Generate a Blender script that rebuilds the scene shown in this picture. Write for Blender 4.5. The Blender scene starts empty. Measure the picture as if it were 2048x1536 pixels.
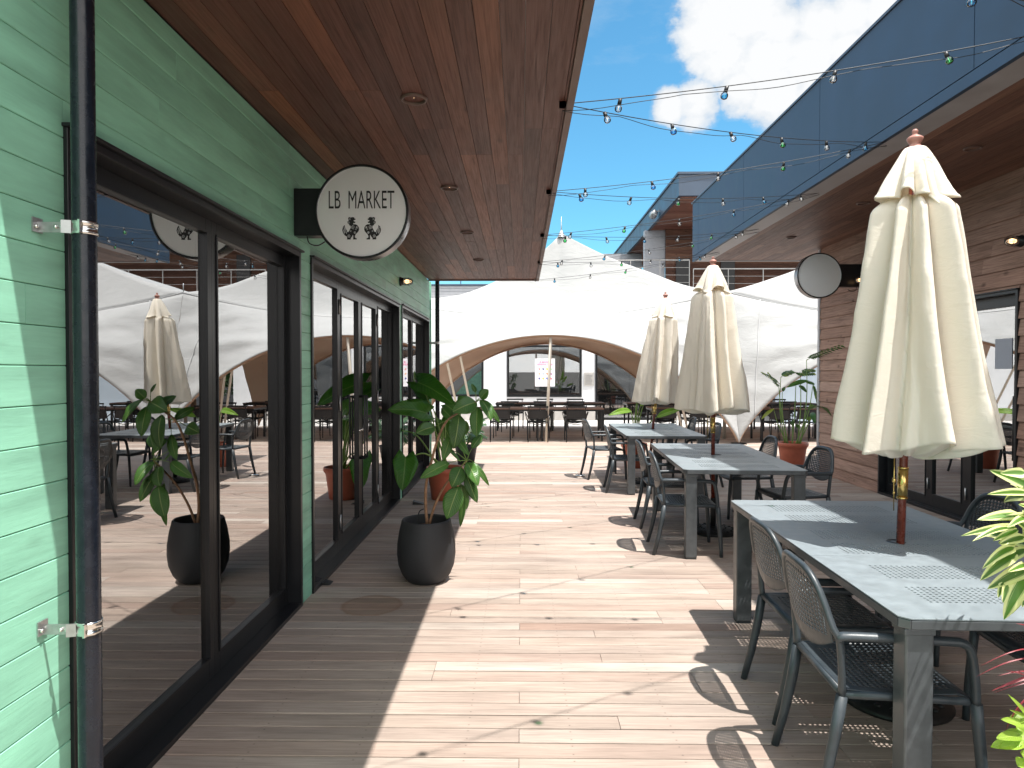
import bpy, bmesh, math, random
from mathutils import Vector, Matrix, Quaternion
from math import radians, sin, cos, pi, atan, atan2, sqrt
random.seed(7)
C = bpy.context
SC = C.scene
COL = SC.collection

# ------------------------------------------------------------------ camera
W, H, F = 2048.0, 1536.0, 1365.0
CAM = Vector((0.0, 0.0, 1.6))
VX, VY = 1042.0, 742.0            # vanishing point of the deck's length in the photograph
cam = bpy.data.cameras.new('camera'); camo = bpy.data.objects.new('camera', cam); COL.objects.link(camo)
cam.sensor_width = 36.0; cam.lens = 36.0 * F / W; cam.clip_start = 0.05; cam.clip_end = 5000
camo.location = CAM
yaw = atan((VX - W / 2) / F); pitch = -atan((H / 2 - VY) / F)
camo.rotation_euler = (pi / 2 + pitch, 0, yaw)
SC.camera = camo
CR = camo.rotation_euler.to_matrix()

def ray(px, py):
    return CR @ Vector(((px - W / 2) / F, (H / 2 - py) / F, -1.0))
def P(px, py, y):                 # the point of that sight line at distance y along the deck
    d = ray(px, py)
    return CAM + d * (y / d.y)

# ------------------------------------------------------------------ light
KX, KY = 0.30, 0.20               # horizontal run of the shadows per metre of height (to -x, to +y)
sund = Vector((KX, -KY, 1.0)).normalized()
SC.view_settings.view_transform = 'Standard'; SC.view_settings.look = 'None'
SC.view_settings.exposure = 0.84; SC.view_settings.gamma = 1.0
sl = bpy.data.lights.new('sun', 'SUN'); sl.energy = 4.5; sl.angle = radians(0.5); sl.color = (1.0, 0.965, 0.91)
so = bpy.data.objects.new('sun', sl); COL.objects.link(so); so.location = (0, 0, 30)
so.rotation_euler = sund.to_track_quat('Z', 'Y').to_euler()

world = bpy.data.worlds.new('World'); SC.world = world; world.use_nodes = True
wn = world.node_tree; wn.nodes.clear()
def NN(nt, t, **kw):
    n = nt.nodes.new(t)
    for k, v in kw.items(): setattr(n, k, v)
    return n
def link(nt, a, b): nt.links.new(a, b)
def val(nt, sock, v):
    if hasattr(v, 'is_linked') or hasattr(v, 'links'): nt.links.new(v, sock)
    else: sock.default_value = v
def M_(nt, op, a, b=None, c=None, clamp=False):
    n = NN(nt, 'ShaderNodeMath', operation=op, use_clamp=clamp)
    val(nt, n.inputs[0], a)
    if b is not None: val(nt, n.inputs[1], b)
    if c is not None: val(nt, n.inputs[2], c)
    return n.outputs[0]
def V_(nt, op, a, b=None, out=0):
    n = NN(nt, 'ShaderNodeVectorMath', operation=op)
    val(nt, n.inputs[0], a)
    if b is not None: val(nt, n.inputs[1], b)
    return n.outputs['Value'] if op in ('DISTANCE', 'LENGTH', 'DOT_PRODUCT') else n.outputs[0]
def NOISE(nt, vec, scale, detail=4, rough=0.55, dist=0.0):
    n = NN(nt, 'ShaderNodeTexNoise'); n.inputs['Scale'].default_value = scale
    n.inputs['Detail'].default_value = detail; n.inputs['Roughness'].default_value = rough
    n.inputs['Distortion'].default_value = dist
    if vec is not None: nt.links.new(vec, n.inputs['Vector'])
    return n.outputs['Fac']
def RAMP(nt, fac, stops, interp='LINEAR'):
    n = NN(nt, 'ShaderNodeValToRGB'); cr = n.color_ramp; cr.interpolation = interp
    while len(cr.elements) > 1: cr.elements.remove(cr.elements[-1])
    for i, (p, c) in enumerate(stops):
        e = cr.elements[0] if i == 0 else cr.elements.new(p)
        e.position = p; e.color = (c[0], c[1], c[2], 1) if hasattr(c, '__len__') else (c, c, c, 1)
    nt.links.new(fac, n.inputs[0]); return n.outputs[0]
def MIX(nt, fac, a, b, blend='MIX'):
    n = NN(nt, 'ShaderNodeMix', data_type='RGBA', blend_type=blend)
    val(nt, n.inputs[0], fac)
    for s, v in ((n.inputs[6], a), (n.inputs[7], b)):
        if hasattr(v, 'links'): nt.links.new(v, s)
        else: s.default_value = (v[0], v[1], v[2], 1)
    return n.outputs[2]
def MAP(nt, vec, scale=(1, 1, 1), loc=(0, 0, 0), rot=(0, 0, 0)):
    n = NN(nt, 'ShaderNodeMapping'); n.inputs['Scale'].default_value = scale
    n.inputs['Location'].default_value = loc; n.inputs['Rotation'].default_value = rot
    nt.links.new(vec, n.inputs[0]); return n.outputs[0]

sky = NN(wn, 'ShaderNodeTexSky', sky_type='NISHITA'); sky.sun_disc = False
sky.sun_elevation = math.asin(sund.z); sky.sun_rotation = atan2(sund.x, sund.y)
sky.air_density = 1.0; sky.dust_density = 0.3; sky.ozone_density = 2.5; sky.altitude = 50
bg = NN(wn, 'ShaderNodeBackground'); bg.inputs[1].default_value = 0.14
wo = NN(wn, 'ShaderNodeOutputWorld')
tc = NN(wn, 'ShaderNodeTexCoord').outputs['Generated']
n1 = NOISE(wn, tc, 7.0, 7, 0.6); n2 = NOISE(wn, MAP(wn, tc, (1, 1, 1.6), (3, 1, 2)), 22.0, 5, 0.6)
blobs = [(1430,45,60),(1500,35,70),(1560,60,50),(1640,50,55),(1700,40,60),(1770,20,60),(1460,110,60),(1540,120,80),
         (1620,120,75),(1700,100,60),(1560,185,62),(1480,175,45),(1400,205,38),(1340,213,28),(1620,200,55),(1600,245,30),(1440,50,30),
         (2300,-500,300),(2050,-560,260),(-400,200,220),(-800,300,300),(2700,0,400)]
acc = None
for (bx, by, br) in blobs:
    d = ray(bx, by).normalized()
    dist = V_(wn, 'DISTANCE', tc, tuple(d))
    m = M_(wn, 'SUBTRACT', 1.0, M_(wn, 'DIVIDE', dist, br * 1.25 / F))
    acc = m if acc is None else M_(wn, 'MAXIMUM', acc, m)
for (v_, r_) in (((0.1,-0.5,0.9),0.55),((-0.8,-0.5,0.5),0.5),((0.7,-0.8,0.5),0.5),((-0.9,0.2,0.55),0.35),((0.2,-1,0.2),0.5),((-0.5,0.1,0.9),0.35),((1,-0.2,0.35),0.4)):  # unseen clouds added overhead and around the camera for neutral fill light
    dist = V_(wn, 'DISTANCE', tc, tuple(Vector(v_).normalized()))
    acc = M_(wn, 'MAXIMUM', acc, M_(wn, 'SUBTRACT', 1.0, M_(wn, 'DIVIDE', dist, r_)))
nn = M_(wn, 'MULTIPLY', M_(wn, 'SUBTRACT', n1, 0.5), 1.5)
nn = M_(wn, 'ADD', nn, M_(wn, 'MULTIPLY', M_(wn, 'SUBTRACT', n2, 0.5), 0.9))
dens = M_(wn, 'ADD', acc, nn)
fac = RAMP(wn, M_(wn, 'ADD', dens, 0.12), [(0.0, 0.0), (0.12, 0.20), (0.25, 0.80), (0.42, 1.0)])
wisp = RAMP(wn, NOISE(wn, MAP(wn, tc, (1, 1, 3.0), (9, 4, 0)), 4.0, 8, 0.65), [(0.55, 0.0), (0.8, 0.25)])
shade = RAMP(wn, M_(wn, 'ADD', dens, M_(wn, 'MULTIPLY', n2, 0.5)), [(0.22, (0.70, 0.76, 0.83)), (0.45, (0.84, 0.88, 0.92)), (0.80, (1.0, 1.0, 1.0))])
front = RAMP(wn, V_(wn, 'DOT_PRODUCT', tc, (0.1, 0.95, 0.2)), [(0.55, (10.5, 10.2, 9.9)), (0.80, (3.9, 3.95, 4.0))])  # clouds out of view made brighter than those ahead, to lift the ambient
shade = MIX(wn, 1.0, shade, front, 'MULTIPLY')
skyc = MIX(wn, 1.0, sky.outputs[0], (0.44, 0.84, 0.86), 'MULTIPLY')
skyc = MIX(wn, wisp, skyc, (3.0, 3.4, 3.7))
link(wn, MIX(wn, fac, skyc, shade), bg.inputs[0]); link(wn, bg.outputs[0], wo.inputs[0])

SC.render.engine = 'CYCLES'
SC.cycles.use_denoising = True
SC.cycles.max_bounces = 10; SC.cycles.transparent_max_bounces = 24; SC.cycles.glossy_bounces = 5
SC.cycles.diffuse_bounces = 5; SC.cycles.sample_clamp_indirect = 6.0
SC.cycles.caustics_reflective = False; SC.cycles.caustics_refractive = False

# ------------------------------------------------------------------ mesh helpers
def origin_of(o):
    v = Vector((0, 0, 0))
    while o is not None: v += o.location; o = o.parent
    return v
class MB:
    def __init__(s): s.v = []; s.f = []; s.sm = []; s.uv = None
    def quad(s, a, b, c, d, smooth=False):
        n = len(s.v); s.v += [Vector(a), Vector(b), Vector(c), Vector(d)]; s.f.append((n, n+1, n+2, n+3)); s.sm.append(smooth)
    def box(s, lo, hi):
        x0, y0, z0 = lo; x1, y1, z1 = hi
        s.hexa([(x0,y0,z0),(x1,y0,z0),(x1,y1,z0),(x0,y1,z0),(x0,y0,z1),(x1,y0,z1),(x1,y1,z1),(x0,y1,z1)])
        return s
    def hexa(s, p):
        n = len(s.v); s.v += [Vector(q) for q in p]
        for f in ((0,3,2,1),(4,5,6,7),(0,1,5,4),(1,2,6,5),(2,3,7,6),(3,0,4,7)):
            s.f.append(tuple(n + i for i in f)); s.sm.append(False)
    def bar(s, a, b, w, h, up=(0,0,1)):
        a, b = Vector(a), Vector(b); d = (b - a).normalized(); side = d.cross(Vector(up))
        if side.length < 1e-4: side = d.cross(Vector((0,1,0)))
        side.normalize(); u = side.cross(d).normalized()
        P_ = []
        for q in (a, b):
            P_ += [q - side*w/2 - u*h/2, q + side*w/2 - u*h/2, q + side*w/2 + u*h/2, q - side*w/2 + u*h/2]
        n = len(s.v); s.v += P_
        for f in ((0,1,2,3),(7,6,5,4),(0,4,5,1),(1,5,6,2),(2,6,7,3),(3,7,4,0)):
            s.f.append(tuple(n + i for i in f)); s.sm.append(False)
    def tube(s, pts, r, n=10, caps=True, flat=1.0):
        pts = [Vector(p) for p in pts]; m = len(pts)
        rs = r if hasattr(r, '__len__') else [r] * m
        t0 = (pts[1] - pts[0]).normalized()
        nrm = t0.cross(Vector((0,0,1)))
        if nrm.length < 0.05: nrm = t0.cross(Vector((0,1,0)))
        nrm.normalize(); base = len(s.v)
        for i in range(m):
            if i == 0: t = pts[1] - pts[0]
            elif i == m - 1: t = pts[-1] - pts[-2]
            else: t = (pts[i+1] - pts[i]).normalized() + (pts[i] - pts[i-1]).normalized()
            t.normalize(); nrm = (nrm - t * nrm.dot(t)).normalized(); b = t.cross(nrm)
            for k in range(n):
                a = 2 * pi * k / n
                s.v.append(pts[i] + (nrm * cos(a) + b * sin(a) * flat) * rs[i])
        for i in range(m - 1):
            for k in range(n):
                k2 = (k + 1) % n
                s.f.append((base+i*n+k, base+i*n+k2, base+(i+1)*n+k2, base+(i+1)*n+k)); s.sm.append(True)
        if caps:
            s.f.append(tuple(base + k for k in reversed(range(n)))); s.sm.append(False)
            s.f.append(tuple(base + (m-1)*n + k for k in range(n))); s.sm.append(False)
    def lathe(s, prof, c=(0,0,0), n=32, ax='z', smooth=True):
        base = len(s.v); c = Vector(c)
        for (r, h) in prof:
            for k in range(n):
                a = 2 * pi * k / n
                if ax == 'z': q = Vector((r*cos(a), r*sin(a), h))
                elif ax == 'y': q = Vector((r*cos(a), h, r*sin(a)))
                else: q = Vector((h, r*cos(a), r*sin(a)))
                s.v.append(c + q)
        for i in range(len(prof) - 1):
            for k in range(n):
                k2 = (k + 1) % n
                s.f.append((base+i*n+k, base+i*n+k2, base+(i+1)*n+k2, base+(i+1)*n+k)); s.sm.append(smooth)
    def disc(s, c, r, n=32, ax='z'):
        base = len(s.v); c = Vector(c)
        for k in range(n):
            a = 2*pi*k/n
            q = Vector((r*cos(a), r*sin(a), 0)) if ax == 'z' else (Vector((r*cos(a), 0, r*sin(a))) if ax == 'y' else Vector((0, r*cos(a), r*sin(a))))
            s.v.append(c + q)
        s.f.append(tuple(range(base, base+n))); s.sm.append(False)
    def sphere(s, c, r, n=12, m=8, sz=1.0):
        prof = [(max(1e-4, r*sin(pi*i/m)), -r*cos(pi*i/m)*sz) for i in range(m+1)]
        s.lathe(prof, c, n)
    def grid(s, fn, nu, nv, smooth=True, closed=False, uv=False):
        base = len(s.v)
        for j in range(nv + 1):
            for i in range(nu + 1): s.v.append(Vector(fn(i / nu, j / nv)))
        for j in range(nv):
            for i in range(nu):
                a = base + j*(nu+1) + i
                s.f.append((a, a+1, a+nu+2, a+nu+1)); s.sm.append(smooth)
                if uv:
                    if s.uv is None: s.uv = {}
                    s.uv[len(s.f)-1] = ((i/nu, j/nv), ((i+1)/nu, j/nv), ((i+1)/nu, (j+1)/nv), (i/nu, (j+1)/nv))
    def prism(s, poly, y0, y1, ax='y'):      # outline (a, b) swept along an axis
        n = len(poly); base = len(s.v)
        for h in (y0, y1):
            for (a, b) in poly:
                s.v.append(Vector((a, h, b)) if ax == 'y' else (Vector((h, a, b)) if ax == 'x' else Vector((a, b, h))))
        s.f.append(tuple(range(base, base+n))); s.sm.append(False)
        s.f.append(tuple(range(base+2*n-1, base+n-1, -1))); s.sm.append(False)
        for i in range(n):
            j = (i+1) % n; s.f.append((base+i, base+n+i, base+n+j, base+j)); s.sm.append(False)
    def build(s, name, mat, parent=None, bevel=0, solid=0, local=False, weld=False, seg=2, fixn=False, mat2=None):
        me = bpy.data.meshes.new(name)
        off = Vector((0,0,0)) if (local or parent is None) else origin_of(parent)
        me.from_pydata([tuple(v - off) for v in s.v], [], s.f)
        me.polygons.foreach_set('use_smooth', s.sm)
        if s.uv is not None:
            ul = me.uv_layers.new(name='UVMap')
            for fi, cs in s.uv.items():
                for li, c in zip(me.polygons[fi].loop_indices, cs): ul.data[li].uv = c
        if weld or fixn:
            bm = bmesh.new(); bm.from_mesh(me)
            if weld: bmesh.ops.remove_doubles(bm, verts=bm.verts, dist=1e-5)
            if fixn: bmesh.ops.recalc_face_normals(bm, faces=bm.faces)
            bm.to_mesh(me); bm.free()
        me.materials.append(mat); me.update()
        o = bpy.data.objects.new(name, me); COL.objects.link(o)
        if parent is not None: o.parent = parent
        if solid:
            md = o.modifiers.new('thickness', 'SOLIDIFY'); md.thickness = solid; md.offset = 0
            if mat2 is not None: me.materials.append(mat2); md.material_offset = 1
        if bevel:
            md = o.modifiers.new('bevel', 'BEVEL'); md.width = bevel; md.segments = seg; md.limit_method = 'ANGLE'; md.angle_limit = radians(40)
        return o
def tag(o, label=None, cat=None, group=None, kind=None):
    if label: o['label'] = label
    if cat: o['category'] = cat
    if group: o['group'] = group
    if kind: o['kind'] = kind
    return o
def thing(name, loc, label, cat, group=None, rz=0):
    o = bpy.data.objects.new(name, None); COL.objects.link(o); o.location = loc; o.rotation_euler = (0,0,rz)
    o.empty_display_size = 0.1
    return tag(o, label, cat, group)
KIDS = {}
def kids(o): return [c for c in bpy.data.objects if c.parent == o]
def copy_tree(o, parent=None, depth=0):
    c = o.copy(); COL.objects.link(c)
    if parent is not None: c.parent = parent
    for ch in kids(o): copy_tree(ch, c)
    return c

# ------------------------------------------------------------------ materials
def pm(name, col, rough=0.5, metal=0.0, spec=0.5, var=0.0, vscale=6.0, bump=0.0, bscale=60.0, coat=0.0, transl=0.0, detail=5):
    m = bpy.data.materials.new(name); m.use_nodes = True; nt = m.node_tree
    b = nt.nodes['Principled BSDF']
    b.inputs['Roughness'].default_value = rough; b.inputs['Metallic'].default_value = metal
    b.inputs['Specular IOR Level'].default_value = spec; b.inputs['Coat Weight'].default_value = coat
    b.inputs['Base Color'].default_value = (*col, 1)
    t = NN(nt, 'ShaderNodeTexCoord').outputs['Object']
    if var:
        f = NOISE(nt, t, vscale, detail)
        c = RAMP(nt, f, [(0.3, tuple(x*(1-var) for x in col)), (0.7, tuple(min(1, x*(1+var)) for x in col))])
        link(nt, c, b.inputs['Base Color'])
        r = RAMP(nt, f, [(0.3, max(0.02, rough-0.08)), (0.7, min(1, rough+0.1))]); link(nt, r, b.inputs['Roughness'])
    if bump:
        bn = NN(nt, 'ShaderNodeBump'); bn.inputs['Strength'].default_value = bump; bn.inputs['Distance'].default_value = 0.002
        link(nt, NOISE(nt, t, bscale, 4), bn.inputs['Height']); link(nt, bn.outputs[0], b.inputs['Normal'])
    if transl:
        tr = NN(nt, 'ShaderNodeBsdfTranslucent'); tr.inputs[0].default_value = (*col, 1)
        mx = NN(nt, 'ShaderNodeMixShader'); mx.inputs[0].default_value = transl
        link(nt, b.outputs[0], mx.inputs[1]); link(nt, tr.outputs[0], mx.inputs[2])
        link(nt, mx.outputs[0], nt.nodes['Material Output'].inputs[0])
    return m

def island(nt): return NN(nt, 'ShaderNodeNewGeometry').outputs['Random Per Island']

def wood(name, stops, axis, rough=0.6, grain=(1.0, 28.0), strength=0.45, bump=0.35, spec=0.3, knots=0.0, extra=None):
    m = bpy.data.materials.new(name); m.use_nodes = True; nt = m.node_tree; b = nt.nodes['Principled BSDF']
    t = NN(nt, 'ShaderNodeTexCoord').outputs['Object']; R = island(nt)
    off = NN(nt, 'ShaderNodeCombineXYZ')
    for i, k in enumerate((37.0, 91.0, 53.0)): link(nt, M_(nt, 'MULTIPLY', R, k), off.inputs[i])
    p = V_(nt, 'ADD', t, off.outputs[0])
    sc = [grain[1]] * 3; sc['xyz'.index(axis)] = grain[0]
    g = NOISE(nt, MAP(nt, p, tuple(sc)), 3.0, 8, 0.62, 0.6)
    sc2 = [5.0] * 3; sc2['xyz'.index(axis)] = 0.8
    g2 = NOISE(nt, MAP(nt, p, tuple(sc2)), 1.6, 4, 0.6)
    col = RAMP(nt, R, stops)
    dk = RAMP(nt, g, [(0.30, 1 - strength), (0.5, 0.95), (0.75, 1.0 + strength * 0.45)])
    col = MIX(nt, 1.0, col, dk, 'MULTIPLY')
    col = MIX(nt, 1.0, col, RAMP(nt, g2, [(0.3, 0.78), (0.7, 1.2)]), 'MULTIPLY')
    if knots:
        vo = NN(nt, 'ShaderNodeTexVoronoi'); sc3 = [5.5] * 3; sc3['xyz'.index(axis)] = 3.4
        link(nt, MAP(nt, p, tuple(sc3)), vo.inputs['Vector']); vo.inputs['Scale'].default_value = 1.0; vo.inputs['Randomness'].default_value = 1.0
        kd = RAMP(nt, M_(nt, 'ADD', vo.outputs['Distance'], M_(nt, 'MULTIPLY', g, 0.15)), [(0.12, 1.0 - knots), (0.24, 1.0)])
        col = MIX(nt, 1.0, col, kd, 'MULTIPLY')
    if extra: col = extra(nt, t, col)
    link(nt, col, b.inputs['Base Color'])
    b.inputs['Specular IOR Level'].default_value = spec
    link(nt, RAMP(nt, g, [(0.3, rough + 0.12), (0.7, rough - 0.08)]), b.inputs['Roughness'])
    bn = NN(nt, 'ShaderNodeBump'); bn.inputs['Strength'].default_value = bump; bn.inputs['Distance'].default_value = 0.003
    link(nt, g, bn.inputs['Height']); link(nt, bn.outputs[0], b.inputs['Normal'])
    return m

PITCH = 0.1165
def deck_extra(nt, t, col):
    sx = NN(nt, 'ShaderNodeSeparateXYZ'); link(nt, t, sx.inputs[0])
    fx = M_(nt, 'SUBTRACT', M_(nt, 'FRACT', M_(nt, 'DIVIDE', M_(nt, 'ADD', sx.outputs[0], 10.018), 0.455)), 0.5)
    fx = M_(nt, 'MULTIPLY', fx, 0.455)
    fy = M_(nt, 'FRACT', M_(nt, 'DIVIDE', sx.outputs[1], PITCH))
    fy = M_(nt, 'MULTIPLY', M_(nt, 'SUBTRACT', M_(nt, 'ABSOLUTE', M_(nt, 'SUBTRACT', fy, 0.5)), 0.27), PITCH)
    d = M_(nt, 'SQRT', M_(nt, 'ADD', M_(nt, 'MULTIPLY', fx, fx), M_(nt, 'MULTIPLY', fy, fy)))
    col = MIX(nt, 1.0, col, RAMP(nt, d, [(0.0030, 0.35), (0.0042, 1.0)]), 'MULTIPLY')
    # damp ring left by a moved pot
    d2 = V_(nt, 'DISTANCE', t, (-1.02, 4.62, 0.0))
    st = RAMP(nt, M_(nt, 'ADD', d2, M_(nt, 'MULTIPLY', NOISE(nt, t, 9.0, 3), 0.04)), [(0.185, (0.86, 0.79, 0.73)), (0.215, (0.74, 0.63, 0.56)), (0.235, (1, 1, 1))])
    col = MIX(nt, 1.0, col, st, 'MULTIPLY')
    big = RAMP(nt, NOISE(nt, MAP(nt, t, (0.5, 1.0, 1)), 1.3, 5), [(0.3, (0.88, 0.84, 0.82)), (0.7, (1.08, 1.08, 1.07))])
    sc_ = RAMP(nt, NOISE(nt, MAP(nt, t, (3.0, 22.0, 1)), 2.2, 7, 0.7), [(0.60, (1, 1, 1)), (0.74, (1.16, 1.17, 1.18))])
    col = MIX(nt, 1.0, col, sc_, 'MULTIPLY')
    sp_ = RAMP(nt, NOISE(nt, MAP(nt, t, (2.0, 2.6, 1)), 3.1, 6, 0.75), [(0.25, (0.84, 0.80, 0.78)), (0.36, (1, 1, 1))])
    col = MIX(nt, 1.0, col, sp_, 'MULTIPLY')
    return MIX(nt, 1.0, col, big, 'MULTIPLY')
deck_stops = [(0.0, (0.355,0.285,0.24)), (0.2, (0.41,0.34,0.295)), (0.4, (0.375,0.285,0.24)), (0.6, (0.44,0.365,0.31)), (0.8, (0.36,0.29,0.25)), (0.93, (0.50,0.445,0.395)), (1.0, (0.33,0.235,0.19))]
m_deck = wood('weathered deck timber', deck_stops, 'x', 0.62, (1.3, 36.0), 0.25, 0.40, 0.25, 0, deck_extra)
m_soffit = wood('stained cedar soffit', [(0, (0.105,0.037,0.026)), (0.3, (0.125,0.046,0.033)), (0.5, (0.082,0.031,0.024)), (0.7, (0.14,0.053,0.038)), (0.9, (0.17,0.062,0.038)), (1, (0.24,0.085,0.042))], 'y', 0.50, (0.9, 30.0), 0.4, 0.15, 0.5, 0.3)
m_soffit2 = wood('stained cedar soffit weathered', [(0, (0.13,0.062,0.044)), (0.5, (0.17,0.085,0.060)), (1, (0.24,0.13,0.09))], 'y', 0.5, (0.9, 30.0), 0.35, 0.15, 0.4, 0.3)
m_clap = wood('weathered brown clapboard', [(0, (0.29,0.175,0.13)), (0.35, (0.35,0.225,0.175)), (0.6, (0.315,0.195,0.15)), (1, (0.41,0.28,0.225))], 'y', 0.75, (1.0, 30.0), 0.45, 0.5, 0.2, 0.55)
m_clapx = wood('dark stained cladding', [(0, (0.11,0.05,0.033)), (0.5, (0.16,0.075,0.05)), (1, (0.22,0.11,0.07))], 'x', 0.7, (1.0, 26.0), 0.5, 0.3, 0.3, 0.6)
m_clapred = wood('red brown cladding', [(0, (0.23,0.09,0.06)), (0.5, (0.29,0.125,0.085)), (1, (0.38,0.19,0.13))], 'x', 0.7, (1.0, 26.0), 0.5, 0.3, 0.3, 0.5)
def green_extra(nt, t, col):
    s = RAMP(nt, NOISE(nt, MAP(nt, t, (30, 8, 60)), 1.0, 6, 0.7), [(0.35, (0.97, 0.98, 0.97)), (0.6, (1, 1, 1)), (0.82, (1.05, 1.03, 1.04))])
    return MIX(nt, 1.0, col, s, 'MULTIPLY')
m_green = wood('mint painted siding', [(0, (0.300,0.655,0.475)), (0.5, (0.308,0.665,0.483)), (1, (0.317,0.677,0.492))], 'y', 0.42, (1.5, 18.0), 0.03, 0.30, 0.35, 0.10, green_extra)
m_black = pm('black aluminium', (0.011,0.012,0.014), 0.30, 0.0, 0.38)
m_pipe = pm('black painted pipe', (0.008,0.011,0.018), 0.24, 0.0, 0.45, 0.2, 25, 0.04, 200)
m_steel = pm('bright stainless steel', (0.75,0.74,0.71), 0.16, 1.0, 0.5, 0.12, 40)
m_steeld = pm('dull galvanised steel', (0.45,0.45,0.45), 0.4, 0.9, 0.5, 0.15, 30)
m_navy = pm('navy metal fascia panel', (0.024,0.054,0.100), 0.55, 0.0, 0.4, 0.22, 2.6, 0.08, 120)
m_navy2 = pm('paler navy metal', (0.06,0.085,0.125), 0.45, 0.15, 0.5, 0.08, 1.5)  # second, paler navy for coping, roofs, roof railing and the far fascia
m_trim = pm('pale grey metal trim', (0.42,0.42,0.44), 0.5, 0.2, 0.5, 0.1, 5)
m_browntrim = pm('brown metal edge trim', (0.15,0.095,0.08), 0.45, 0.2, 0.5, 0.15, 8)
m_white = pm('white render wall', (0.72,0.73,0.75), 0.8, 0, 0.3, 0.05, 3, 0.15, 90)
m_conc = pm('pale concrete', (0.44,0.42,0.40), 0.85, 0, 0.2, 0.12, 4, 0.3, 50)
m_pave = pm('pale paving', (0.50,0.48,0.46), 0.85, 0, 0.2, 0.10, 3, 0.3, 60)
m_bluewall = pm('pale blue grey wall', (0.42,0.50,0.58), 0.8, 0, 0.3, 0.05, 2)
m_ground = pm('asphalt ground', (0.09,0.085,0.08), 0.9, 0, 0.2, 0.2, 2)
m_plastic = pm('anthracite resin', (0.040,0.050,0.058), 0.40, 0, 0.5, 0.12, 30, 0.12, 500)
m_tabletop = pm('grey resin table top', (0.22,0.255,0.275), 0.38, 0, 0.5, 0.10, 18, 0.12, 700)
m_tableleg = pm('grey aluminium table leg', (0.10,0.11,0.118), 0.36, 0.3, 0.5, 0.15, 20, 0.1, 300)
m_terra = pm('terracotta plastic', (0.42,0.115,0.065), 0.5, 0, 0.45, 0.14, 9, 0.15, 120)
m_blackpot = pm('matt black ceramic', (0.028,0.029,0.032), 0.62, 0, 0.4, 0.22, 7, 0.5, 260)
m_soil = pm('brown coir soil', (0.14,0.07,0.04), 0.95, 0, 0.1, 0.5, 40, 1.0, 90)
m_mahog = pm('varnished mahogany', (0.15,0.028,0.014), 0.25, 0, 0.5, 0.3, 20, 0, 60, 0.5)
m_finial = pm('pink brown turned wood', (0.40,0.19,0.15), 0.45, 0, 0.5, 0.12, 20)
m_brass = pm('polished brass', (0.75,0.52,0.18), 0.2, 1.0, 0.5, 0.12, 30)
m_iron = pm('black cast iron', (0.02,0.02,0.02), 0.5, 0.3, 0.5, 0.2, 20)
m_rubber = pm('black rubber cable', (0.012,0.012,0.013), 0.45)
m_bark = pm('brown stem bark', (0.30,0.17,0.10), 0.7, 0, 0.3, 0.3, 30, 0.6, 120)
m_gstem = pm('green leaf stalk', (0.16,0.26,0.06), 0.5, 0, 0.4, 0.15, 20)
m_signface = pm('white acrylic sign face', (0.93,0.945,0.955), 0.38, 0, 0.5, 0.04, 2)
m_ink = pm('black vinyl', (0.012,0.012,0.014), 0.5)
m_tan = pm('tan tent hem', (0.50,0.345,0.255), 0.8, 0, 0.2, 0.05, 3, 0.15, 200, 0, 0.15)
m_tanin = fabric_later = None
m_polew = pm('off white tent pole', (0.66,0.60,0.52), 0.5)
m_blackmet = pm('black powder coated steel', (0.013,0.014,0.016), 0.38, 0.2, 0.5)
m_tabw = wood('brown slatted table timber', [(0, (0.13,0.07,0.05)), (1, (0.20,0.11,0.08))], 'x', 0.5, (1, 30), 0.3, 0.2)
m_int_floor = pm('interior grey floor', (0.16,0.15,0.14), 0.5, 0, 0.4, 0.2, 3)
m_int_wall = pm('interior wall', (0.12,0.115,0.11), 0.8, 0, 0.3, 0.1, 2)
m_orange = wood('interior pine', [(0, (0.45,0.22,0.09)), (1, (0.55,0.30,0.14))], 'y', 0.5, (1, 20), 0.3, 0.1)
m_paper = pm('white paper', (0.80,0.78,0.82), 0.7)
m_grey = pm('grey card', (0.33,0.36,0.42), 0.7)
m_tree = pm('dark green foliage', (0.05,0.11,0.03), 0.6, 0, 0.3, 0.4, 3, 0, 60, 0, 0.3)

def fabric(name, col, transl, wr=0.6, scale=5.0, seamy=False):
    m = bpy.data.materials.new(name); m.use_nodes = True; nt = m.node_tree; b = nt.nodes['Principled BSDF']
    t = NN(nt, 'ShaderNodeTexCoord').outputs['Object']
    f = NOISE(nt, t, 1.7, 4)
    c = RAMP(nt, f, [(0.3, tuple(x*0.94 for x in col)), (0.7, col)])
    link(nt, c, b.inputs['Base Color']); b.inputs['Roughness'].default_value = 0.85; b.inputs['Specular IOR Level'].default_value = 0.15
    b.inputs['Sheen Weight'].default_value = 0.15
    w = NOISE(nt, MAP(nt, t, (1.0, 1.0, 2.2)), scale, 6, 0.6, 0.8)
    w2 = NOISE(nt, t, 300.0, 2)
    hgt = M_(nt, 'ADD', M_(nt, 'MULTIPLY', w, 1.0), M_(nt, 'MULTIPLY', w2, 0.03))
    bn = NN(nt, 'ShaderNodeBump'); bn.inputs['Strength'].default_value = wr; bn.inputs['Distance'].default_value = 0.02
    link(nt, hgt, bn.inputs['Height']); link(nt, bn.outputs[0], b.inputs['Normal'])
    tr = NN(nt, 'ShaderNodeBsdfTranslucent'); tr.inputs[0].default_value = (col[0], col[1]*0.97, col[2]*0.9, 1); link(nt, bn.outputs[0], tr.inputs['Normal'])
    mx = NN(nt, 'ShaderNodeMixShader'); mx.inputs[0].default_value = transl
    link(nt, b.outputs[0], mx.inputs[1]); link(nt, tr.outputs[0], mx.inputs[2]); link(nt, mx.outputs[0], nt.nodes['Material Output'].inputs[0])
    return m
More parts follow.
